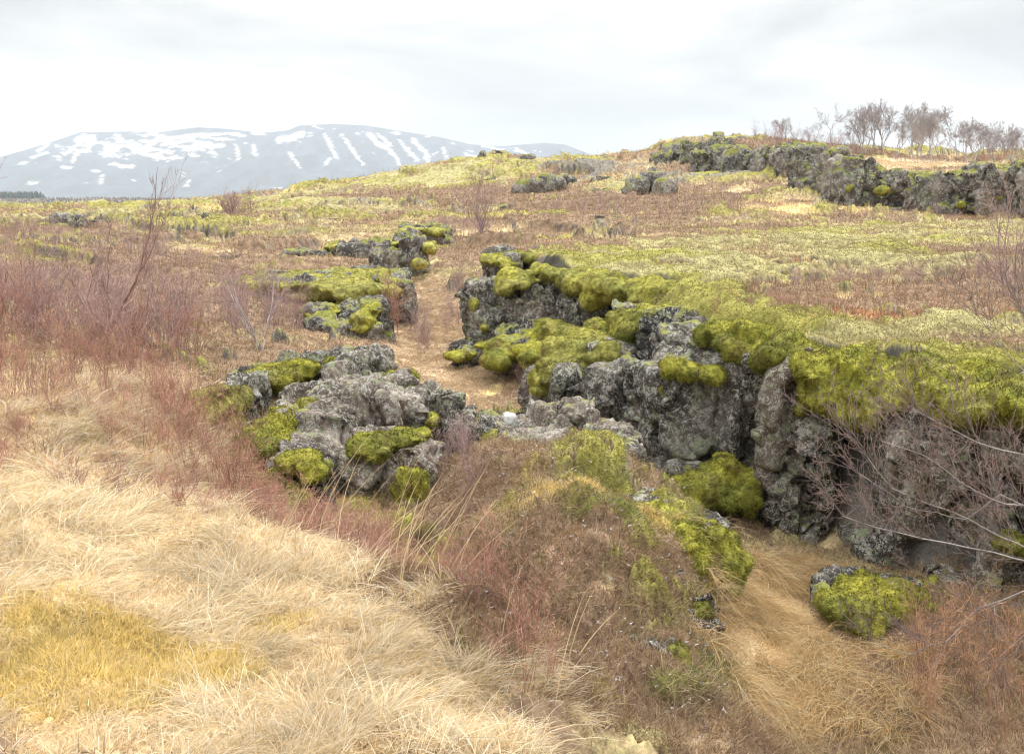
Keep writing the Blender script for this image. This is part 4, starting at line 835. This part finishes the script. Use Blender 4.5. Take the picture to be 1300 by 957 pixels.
# ------------------------------------------------------------------ twigs
PT = dict(segs=[5,4,3,2], wob=.13, up=[.10,.10,.08,.05], kids=[1.0,.85,.35,0], start=.25, ang=.6, ratio=.58)
def clump(seed, stems=5, h=.7, r=.005, P=PT, lean=.45):
    q = np.random.default_rng(seed); out = []
    for _ in range(stems):
        a = q.uniform(0, 6.28); l = q.uniform(0, lean); grow(q, (q.normal(0, .04), q.normal(0, .04), 0), (math.cos(a)*l, math.sin(a)*l, 1), h*q.uniform(.6, 1.1), r, 0, out, P)
    return out
RED = [(.33,.18,.145),(.38,.19,.15),(.42,.22,.165),(.56,.37,.27)]
PUR = [(.30,.21,.21),(.36,.25,.24),(.42,.28,.26),(.48,.34,.30)]
GREY = [(.55,.52,.50),(.42,.36,.35),(.38,.28,.26),(.40,.27,.23)]
TAN = [(.5,.38,.26)]*4
variants = {}
RUST = [(.34,.20,.13),(.42,.24,.15),(.48,.28,.17),(.55,.36,.22)]
for nm, cols in (('red', RED), ('rust', RUST), ('purple', PUR), ('grey', GREY)):
    variants[nm] = [twig_mesh(clump(100+i, 6), cols, 3, np.random.default_rng(i), .0015) for i in range(6)]
variants['bare'] = [twig_mesh(clump(170+i, 6, .7, .0065, dict(segs=[6,4,3,2], wob=.2, up=[.08,.08,.06,.05], kids=[1.0,.8,.3,0], start=.15, ang=.7, ratio=.55), .7), [(.36,.22,.18),(.40,.21,.165),(.44,.22,.165),(.56,.36,.27)], 3, np.random.default_rng(i), .0016) for i in range(6)]
def plant_many(S, nm, pts, scale, rr):
    for (x, y), z, sc in zip(pts, ground_z(pts[:, 0], pts[:, 1]), scale):
        V, T, C = variants[nm][rr.integers(0, 6)]; a = rr.uniform(0, 6.28); ca, sa = math.cos(a), math.sin(a); lx, ly = rr.normal(0, .12, 2)
        W_ = np.stack([V[:, 0]*ca-V[:, 1]*sa+V[:, 2]*lx, V[:, 0]*sa+V[:, 1]*ca+V[:, 2]*ly, V[:, 2]], 1)*sc+[x, y, z-.02]
        S.add(W_, T, C*rr.uniform(.75, 1.25))
def px_region(poly_pts, n, rr):
    """points spread over world quads given as (px, Y) corners"""
    q = np.array([((a-CX)/F*Y, Y) for a, Y in poly_pts]); u, v = rr.random((2, n, 1))
    return (q[0]*(1-u)+q[1]*u)*(1-v)+(q[3]*(1-u)+q[2]*u)*v
g = np.random.default_rng(5)
S = Soup()
p = px_region([(-160,9.5),(210,9.2),(270,13),(-120,16)], 190, g); plant_many(S, 'red', p, g.uniform(.4, .72, len(p)), g)
p = px_region([(-160,9.5),(200,9.5),(260,15),(-120,19)], 130, g); plant_many(S, 'purple', p, g.uniform(.6, 1.15, len(p)), g)
p = px_region([(-200,7.6),(230,7.2),(250,9.2),(-160,9.6)], 130, g); plant_many(S, 'red', p, g.uniform(.28, .55, len(p)), g)
p = px_region([(150,6.3),(330,6.2),(330,8.4),(200,8.6)], 60, g); plant_many(S, 'red', p, g.uniform(.35, .65, len(p)), g)
p = px_region([(-160,5.6),(340,5.3),(300,7.4),(-160,7.8)], 150, g); plant_many(S, 'bare', p, g.uniform(.16, .4, len(p)), g)
stuff('red_twig_thicket', 'dense thicket of red and purple bare twigs rising behind the straw bank on the left', 'thicket', S, M_TWIG)
S = Soup()
p = px_region([(300,5.75),(470,5.3),(520,6.6),(300,7.0)], 62, g); plant_many(S, 'bare', p, g.uniform(.28, .55, len(p)), g)
p = px_region([(460,4.9),(640,4.6),(640,5.6),(480,6.2)], 26, g); plant_many(S, 'bare', p, g.uniform(.18, .34, len(p)), g)
p = px_region([(560,4.2),(700,3.9),(720,4.6),(600,4.8)], 16, g); plant_many(S, 'red', p, g.uniform(.3, .5, len(p)), g)
p = px_region([(560,6.8),(600,6.8),(600,8.2),(560,8.2)], 14, g); plant_many(S, 'purple', p, g.uniform(.3, .5, len(p)), g)
stuff('bank_edge_twigs', 'bare reddish twigs along the drop where the straw bank meets the lichen outcrop', 'thicket', S, M_TWIG)
S = Soup()
p = px_region([(1180,4.9),(1420,4.7),(1420,6.0),(1200,6.1)], 34, g); plant_many(S, 'rust', p, g.uniform(.4, .75, len(p)), g)
stuff('rusty_twigs', 'rust-orange bare twigs in the lower right corner below the cliff', 'thicket', S, M_TWIG)
S = Soup()
for (q4, c_, n_, a_, b_) in (([(290,17),(380,17),(370,21),(280,22)],'purple',34,.5,1.),([(515,17),(545,17),(535,23),(510,23)],'purple',26,.4,.8),([(640,16),(700,12),(690,18),(640,22)],'purple',40,.25,.5),([(480,19),(520,19),(510,24),(480,24)],'red',16,.5,.9),([(560,20),(680,20),(670,27),(560,27)],'purple',80,.35,.6),
    ([(900,11),(1300,10.5),(1300,12.5),(900,12.5)],'red',150,.12,.24),([(1000,14),(1400,14),(1400,16),(1000,16)],'purple',130,.2,.4),([(560,40),(620,40),(620,48),(560,48)],'purple',40,.6,1.2),([(700,44),(1000,44),(960,60),(700,60)],'purple',160,.4,.9),([(1060,47.5),(1380,45),(1380,48),(1060,49.5)],'purple',50,.4,.8),
    ([(-60,24),(260,24),(240,40),(-60,40)],'purple',140,.4,.9),([(150,16),(290,16),(330,24),(150,24)],'purple',70,.3,.6),([(1100,60),(1330,58),(1330,74),(1090,74)],'purple',40,.4,.9),([(1200,62),(1400,60),(1400,74),(1200,76)],'red',40,.7,1.3),([(1240,80),(1400,80),(1400,90),(1240,90)],'purple',50,1.2,2.2),([(950,72),(1080,70),(1080,80),(950,82)],'purple',60,.8,1.8),([(280,62),(320,62),(320,68),(285,68)],'purple',14,1.2,2.2)):
    p = px_region(q4, n_, g); plant_many(S, c_, p, g.uniform(a_, b_, n_), g)
stuff('moor_scrub', 'low leafless willow and birch scrub dotted over the moor', 'scrub', S, M_TWIG)

def woody(name, label, cat, base, segs, cols, trunk_max, sides=5, group=None, minr=.0013, seed=1, tr='trunk', cr_='crown'):
    """a bare tree or shrub: trunk and twig crown are two parts under an Empty at its foot"""
    q = np.random.default_rng(seed); e0 = bpy.data.objects.new(name, None); COL.objects.link(e0); e0.location = base; tag(e0, label, cat, group)
    a = [x for x in segs if x[4] <= trunk_max]; b = [x for x in segs if x[4] > trunk_max]
    V, T, C = twig_mesh(a, cols, sides, q, minr*1.6); obj(tr, mesh_from(V, T, C), M_TWIG, e0)
    V, T, C = twig_mesh(b, cols, 3, q, minr); obj(cr_, mesh_from(V, T, C), M_TWIG, e0)
    return e0
def copy_tree(o, loc, rz, sc, label):
    c = o.copy(); COL.objects.link(c); c.location = loc; c.rotation_euler = (0, 0, rz); c.scale = (sc, sc, sc); c['label'] = label
    for ch in list(o.children):
        d = ch.copy(); COL.objects.link(d); d.parent = c
    return c
# tall red-stemmed sapling on the left
def limb(q, pts, r, out, Pm, lev=0, every=1, kl=.4, kr=.45, up=.3, side=.6, n_k=1.2):
    """a limb through given points with twigs growing from it"""
    pts = [np.array(p_, float) for p_ in pts]; fine = []
    for a, b in zip(pts[:-1], pts[1:]):
        k = max(2, int(np.linalg.norm(b-a)/.09))
        for i in range(k): fine.append(a+(b-a)*i/k)
    fine.append(pts[-1]); n = len(fine); fine = [f+(q.normal(0, .006, 3) if 0 < i < n-1 else 0) for i, f in enumerate(fine)]
    for i in range(n-1):
        ra, rb = r*(1-.93*i/n), r*(1-.93*(i+1)/n); out.append((fine[i], fine[i+1], ra, rb, lev))
        d = fine[i+1]-fine[i]; d /= np.linalg.norm(d)
        if i > n*.12:
            for _ in range(q.poisson(n_k)):
                s_ = q.normal(size=3); s_ -= d*s_.dot(d); s_ /= np.linalg.norm(s_)
                grow(q, fine[i+1], d*.8+s_*side+np.array([0, 0, up]), kl*q.uniform(.5, 1.2), max(rb*kr, .0018), lev+1, out, Pm)
q = np.random.default_rng(21); out = []
PS = dict(segs=[6,5,4,3], wob=.10, up=[.1,.10,.10,.05], kids=[.8,.8,.6,0], start=.15, ang=.5, ratio=.55)
B = on_ground(135, 470, 10.4)
def rel(px, py, Y): return at(px, py, Y)-B
j0 = rel(140,425,10.4)
limb(q, [(0,0,0), rel(136,445,10.4), j0], .022, out, PS, n_k=.1)
for pts, r_ in (([j0, rel(152,395,10.4), rel(170,360,10.3), rel(190,300,10.3), rel(196,260,10.3), rel(200,212,10.3)], .015), ([j0, rel(120,405,10.5), rel(98,372,10.6), rel(86,340,10.6), rel(80,300,10.6)], .012), ([j0, rel(138,390,10.3), rel(137,350,10.2), rel(139,310,10.2), rel(122,276,10.2)], .011), ([rel(170,360,10.3), rel(186,330,10.1), rel(205,290,10.), rel(214,250,10.)], .008), ([rel(120,405,10.5), rel(112,380,10.4), rel(118,350,10.4), rel(110,322,10.4)], .01), ([rel(152,395,10.4), rel(168,380,10.6), rel(182,358,10.8), rel(188,335,10.8)], .011)):
    limb(q, pts, r_, out, PS, kl=.42, n_k=.75, side=.45, up=.45)
woody('sapling', 'tallest red-stemmed bare sapling reaching up against the snowy mountain on the left', 'sapling', B, out, [(.30,.19,.165),(.30,.19,.17),(.32,.21,.19),(.34,.23,.21)], 0, 6, seed=3, cr_='twigs')
# other single shrubs: label, px, py, Y, height, stems, colours
for i, (lb, px_, py_, Y_, h_, st_, cols, rad) in enumerate((
  ('grey-twigged bush with whitish crooked stems left of the smaller rock hump', 332, 470, 13.2, 1.05, 5, GREY, .011),
  ('thin bare bush just left of the tall red sapling', 60, 480, 10.8, 1.35, 4, PUR, .010),
  ('slender upright bush at the left picture edge above the red thicket', 8, 470, 11.5, 1.35, 5, RED, .009),
  ('hazy grey bush alone on the slope above the split grey rocks', 612, 310, 38, 1.9, 7, PUR, .02),
  ('dark rounded bush near the moor skyline above the rusty patch', 292, 280, 66, 1.2, 9, PUR, .016),
  ('thin leafless bush rising from the plateau at the right picture edge, upper one', 1285, 372, 13.5, 1.5, 4, PUR, .013),
  ('bare bush standing on the mossy plateau rim at the right picture edge, lower one', 1318, 500, 7.2, 1.05, 6, PUR, .010),
  ('single thin upright twig on the moss rim left of the lower right-edge bush', 1178, 470, 7.7, .6, 2, RED, .004),
  ('knee-high bare bush at the foot of the widest moss-capped outcrop', 500, 420, 19.5, .9, 7, RED, .008),
  ('small purple-grey bush left of the grey-twigged whitish bush', 300, 440, 15.5, .9, 6, PUR, .009))):
    base = on_ground(px_, py_, Y_); sg = clump(300+i, st_, h_, rad, dict(segs=[6,5,4,3], wob=.13, up=[.06,.08,.06,.05], kids=[1.1,1.0,.7,0], start=.15, ang=.6, ratio=.55), .5)
    woody('bare_bush', lb, 'bush', base-np.array([0, 0, .03]), sg, cols, 0, 5, 'single bare bushes', max(.0013, .00012*Y_), seed=i, tr='stem', cr_='twigs')
# the big pale-barked shrub reaching in from the right
q = np.random.default_rng(33); out = []; B = on_ground(1430, 860, 5.4); PR = dict(segs=[6,6,4,3], wob=.12, up=[.05,.06,.06,.04], kids=[.9,.8,.7,0], start=.1, ang=.55, ratio=.5)
c0 = rel(1415,800,5.4); c1 = rel(1400,700,5.5); c2 = rel(1400,610,5.6)
limb(q, [(0,0,0), c0, c1, c2], .035, out, PR, n_k=.1)
for pts, r_, nk in (([c0, rel(1350,722,5.5), rel(1290,708,5.5), rel(1230,694,5.55), rel(1170,684,5.6), rel(1110,668,5.7), rel(1070,655,5.7)], .008, 2.6),
    ([c0, rel(1340,735,5.3), rel(1300,752,5.3), rel(1240,775,5.3), rel(1200,812,5.3), rel(1155,832,5.3), rel(1110,815,5.3)], .006, 1.6),
    ([c1, rel(1350,655,5.4), rel(1300,640,5.4), rel(1260,635,5.45), rel(1220,610,5.5), rel(1170,575,5.5), rel(1120,560,5.5)], .006, 2.3),
    ([c1, rel(1340,660,5.6), rel(1270,630,5.7), rel(1225,660,5.8), rel(1150,640,5.8), rel(1090,600,5.8)], .006, 2.3),
    ([c2, rel(1350,590,5.5), rel(1300,578,5.5), rel(1245,562,5.5), rel(1190,535,5.5), rel(1160,520,5.5)], .007, 2.2),
    ([c2, rel(1360,520,5.6), rel(1310,480,5.6), rel(1270,440,5.6), rel(1240,400,5.6)], .007, 1.8),
    ([c1, rel(1360,725,5.2), rel(1310,790,5.2), rel(1262,840,5.2)], .005, 1.4),
    ([rel(1350,722,5.5), rel(1290,690,5.7), rel(1210,650,5.8), rel(1130,620,5.9), rel(1085,560,6.0)], .005, 2.2),
    ([rel(1360,520,5.6), rel(1330,450,5.7), rel(1300,400,5.7), rel(1285,350,5.7)], .006, 1.6)):
    limb(q, pts, r_, out, PR, kl=.42, n_k=nk, side=.6, up=.35)
woody('leafless_shrub', 'large leafless shrub with pale grey limbs reaching in over the cliff from the right', 'shrub', B, out, [(.36,.33,.32),(.23,.195,.19),(.23,.175,.165),(.29,.20,.175)], 0, 6, minr=.0014, seed=9, tr='limbs', cr_='twigs')
# long straw stalks leaning out of the bank edge
rr = np.random.default_rng(14); S = Soup(); n = 48
p = np.concatenate([px_region([(330,4.9),(560,4.3),(600,4.9),(360,5.7)], 44, rr), px_region([(620,3.8),(860,3.9),(860,4.6),(640,4.6)], 4, rr)])
z = ground_z(p[:, 0], p[:, 1]); D = np.stack([rr.uniform(.0, .75, n), rr.normal(0, .25, n), np.ones(n)], 1); D /= np.linalg.norm(D, axis=1)[:, None]
cb = np.tile([.62,.48,.30], (n, 1))*rr.uniform(.75, 1.25, (n, 1))
ribbons(S, np.stack([p[:, 0], p[:, 1], z], 1), D, rr.uniform(.35, .8, n), np.full(n, .006), np.stack([rr.uniform(0, .3, n), 0*z, -rr.uniform(0, .25, n)], 1), cb, cb*1.1, 5, rr)
stuff('straw_stalks', 'long single straw stalks leaning out of the bank edge', 'grass stalks', S, M_GRASS)

# birches on the skyline
PB = dict(segs=[7,6,4,3,2], wob=.14, up=[.03,.07,.06,.04,.02], kids=[1.2,1.2,1.2,1.2,0], start=.2, ang=.6, ratio=.6)
protos = []
for i in range(4):
    q = np.random.default_rng(60+i); sg = []
    for _ in range((1, 3, 2, 4)[i]):
        a = q.uniform(0, 6.28); grow(q, (q.normal(0, .15), q.normal(0, .15), 0), (math.cos(a)*.35, math.sin(a)*.35, 1), 2.95*q.uniform(.8, 1), .045, 0, sg, PB)
    protos.append(sg); print('birch', len(sg))
first = {}
for lb, px_, Y_, h_, v in (
  ('lone round-crowned bare birch standing on the crest left of the birch row', 1048, 80, .98, 0),
  ('small hazy birch on the crest, leftmost of all the skyline birches', 988, 84, .62, 1),
  ('low thin birch between the leftmost skyline birch and the lone round one', 1016, 86, .58, 2),
  ('first tall birch of the dense row, just right of the lone round one', 1084, 74, 1.02, 1),
  ('second tall birch of the dense row counted from the left', 1104, 77, 1.12, 3),
  ('third birch of the dense row counted from the left, leaning slightly', 1124, 73, 1.02, 2),
  ('fourth birch of the dense row, in its middle', 1143, 77, 1.15, 1),
  ('fifth birch of the dense row, spreading over the tan grass', 1160, 72, 1.0, 3),
  ('last tall birch of the dense row at its right end', 1180, 76, 1.1, 2),
  ('small birch in the dip right of the dense row', 1200, 78, .8, 0),
  ('low forked birch standing forward on the tan grass', 1176, 66, .82, 0),
  ('many-stemmed birch between the dense row and the right-edge birch', 1218, 72, .98, 3),
  ('slim birch just left of the right-edge birch', 1246, 75, .85, 1),
  ('round bare birch at the right picture edge on the skyline', 1284, 70, .9, 2),
  ('thin-stemmed birch squeezed behind the second and third birches of the dense row', 1114, 84, 1.1, 0),
  ('faint birch behind the gap between the fourth and fifth birches of the dense row', 1152, 86, 1.15, 2),
  ('small birch closing the left foot of the dense row', 1072, 80, .7, 2),
  ('low birch between the many-stemmed birch and the slim one near the right edge', 1232, 78, .8, 2),
  ('short birch between the slim one and the right-edge birch', 1264, 78, .85, 3),
  ('bare birch beyond the right picture edge end of the skyline', 1318, 72, .9, 3)):
    x = (px_-CX)/F*Y_*1.01; z = ground_z(x, Y_)[0]
    if v not in first:
        e0 = woody('birch_tree', lb, 'tree', (x, Y_, z-.1), protos[v], [(.42,.40,.40),(.38,.35,.35),(.37,.33,.335),(.37,.33,.335),(.38,.34,.34)], 0, 5, 'bare birches on the skyline', .0055, seed=v); e0.scale = (h_,)*3; e0.rotation_euler = (0, 0, v*1.1); first[v] = e0
    else: copy_tree(first[v], (x, Y_, z-.1), random.uniform(0, 6.28), h_, lb)
print('plants done')


# ------------------------------------------------------------------ small stones sticking out of the heath
rs = np.random.default_rng(404); V0 = []
for k in range(4):
    parts = [block((rs.normal(0, .25), rs.normal(0, .15), rs.uniform(0, .12)), (rs.uniform(.4, .9), rs.uniform(.35, .6), rs.uniform(.25, .5)), rs, rz=rs.uniform(0, 3)) for _ in range(4)]
    V, T = merge(parts); V, Q = remesh(V, T, .035); Nn = normals(V, Q); V = V+Nn*(.05*fbm(V, .25, 5, .6, seed=k))[:, None]; V0.append(mesh_from(V, Q, name='moor_stone'))
for me in V0: me.materials.append(M_ROCKM)
spots = [(270,300,50),(330,310,42),(230,292,58),(180,285,64),(130,305,44),(360,285,62),(300,330,33),(250,345,28),(420,285,62),(470,275,64),(540,270,62),(500,262,70),(590,262,68),(560,300,46),(640,270,60),(660,250,72),(720,262,60),(600,242,80),(760,250,68),(780,280,50),(840,262,60),(870,240,68),(760,232,76),(540,238,85),(480,252,78),(400,268,70),(330,270,74),(60,300,46),(20,285,60),(140,330,32),(385,330,34),(1030,372,14.6),(1120,364,15.8),(990,365,15.2),(770,298,44),(905,300,40),(660,300,44),(420,300,54),(350,300,50),(520,285,52)]
for i, (a, b, Y) in enumerate(spots[::2]):
    x = (a-CX)/F*Y*1.01; o = obj('moor_stone', V0[i % 4], None); o.location = (x, Y, ground_z(x, Y)[0]-.05); o.rotation_euler = (0, 0, rs.uniform(0, 6.28)); k = rs.uniform(.5, 1.1)*(.35 if Y < 20 else 1.0); o.scale = (k*1.3, k, k*rs.uniform(.6, 1.2))
    tag(o, 'small dark mossy stone poking out of the brown heath on the moor', 'stone', 'small stones scattered over the moor')

# ------------------------------------------------------------------ air
def haze_box():
    x, y0, y1, z0, z1 = 7300, -7300, 7300, -45, 440
    V = np.array([(a, b, c) for c in (z0, z1) for a, b in ((-x, y0), (x, y0), (x, y1), (-x, y1))]); Q = np.array([(0,3,2,1),(4,5,6,7),(0,1,5,4),(1,2,6,5),(2,3,7,6),(3,0,4,7)])
    m = bpy.data.materials.new('haze'); m.use_nodes = True; t = m.node_tree; t.nodes.clear(); o = t.nodes.new("ShaderNodeOutputMaterial"); v = t.nodes.new("ShaderNodeVolumePrincipled")
    v.inputs['Color'].default_value = (.83, .91, 1, 1); v.inputs['Density'].default_value = HAZE; t.links.new(v.outputs[0], o.inputs['Volume'])
    tag(obj('haze', mesh_from(V, Q, None, False), m), kind='stuff')
HAZE = 1.5e-4
haze_box()
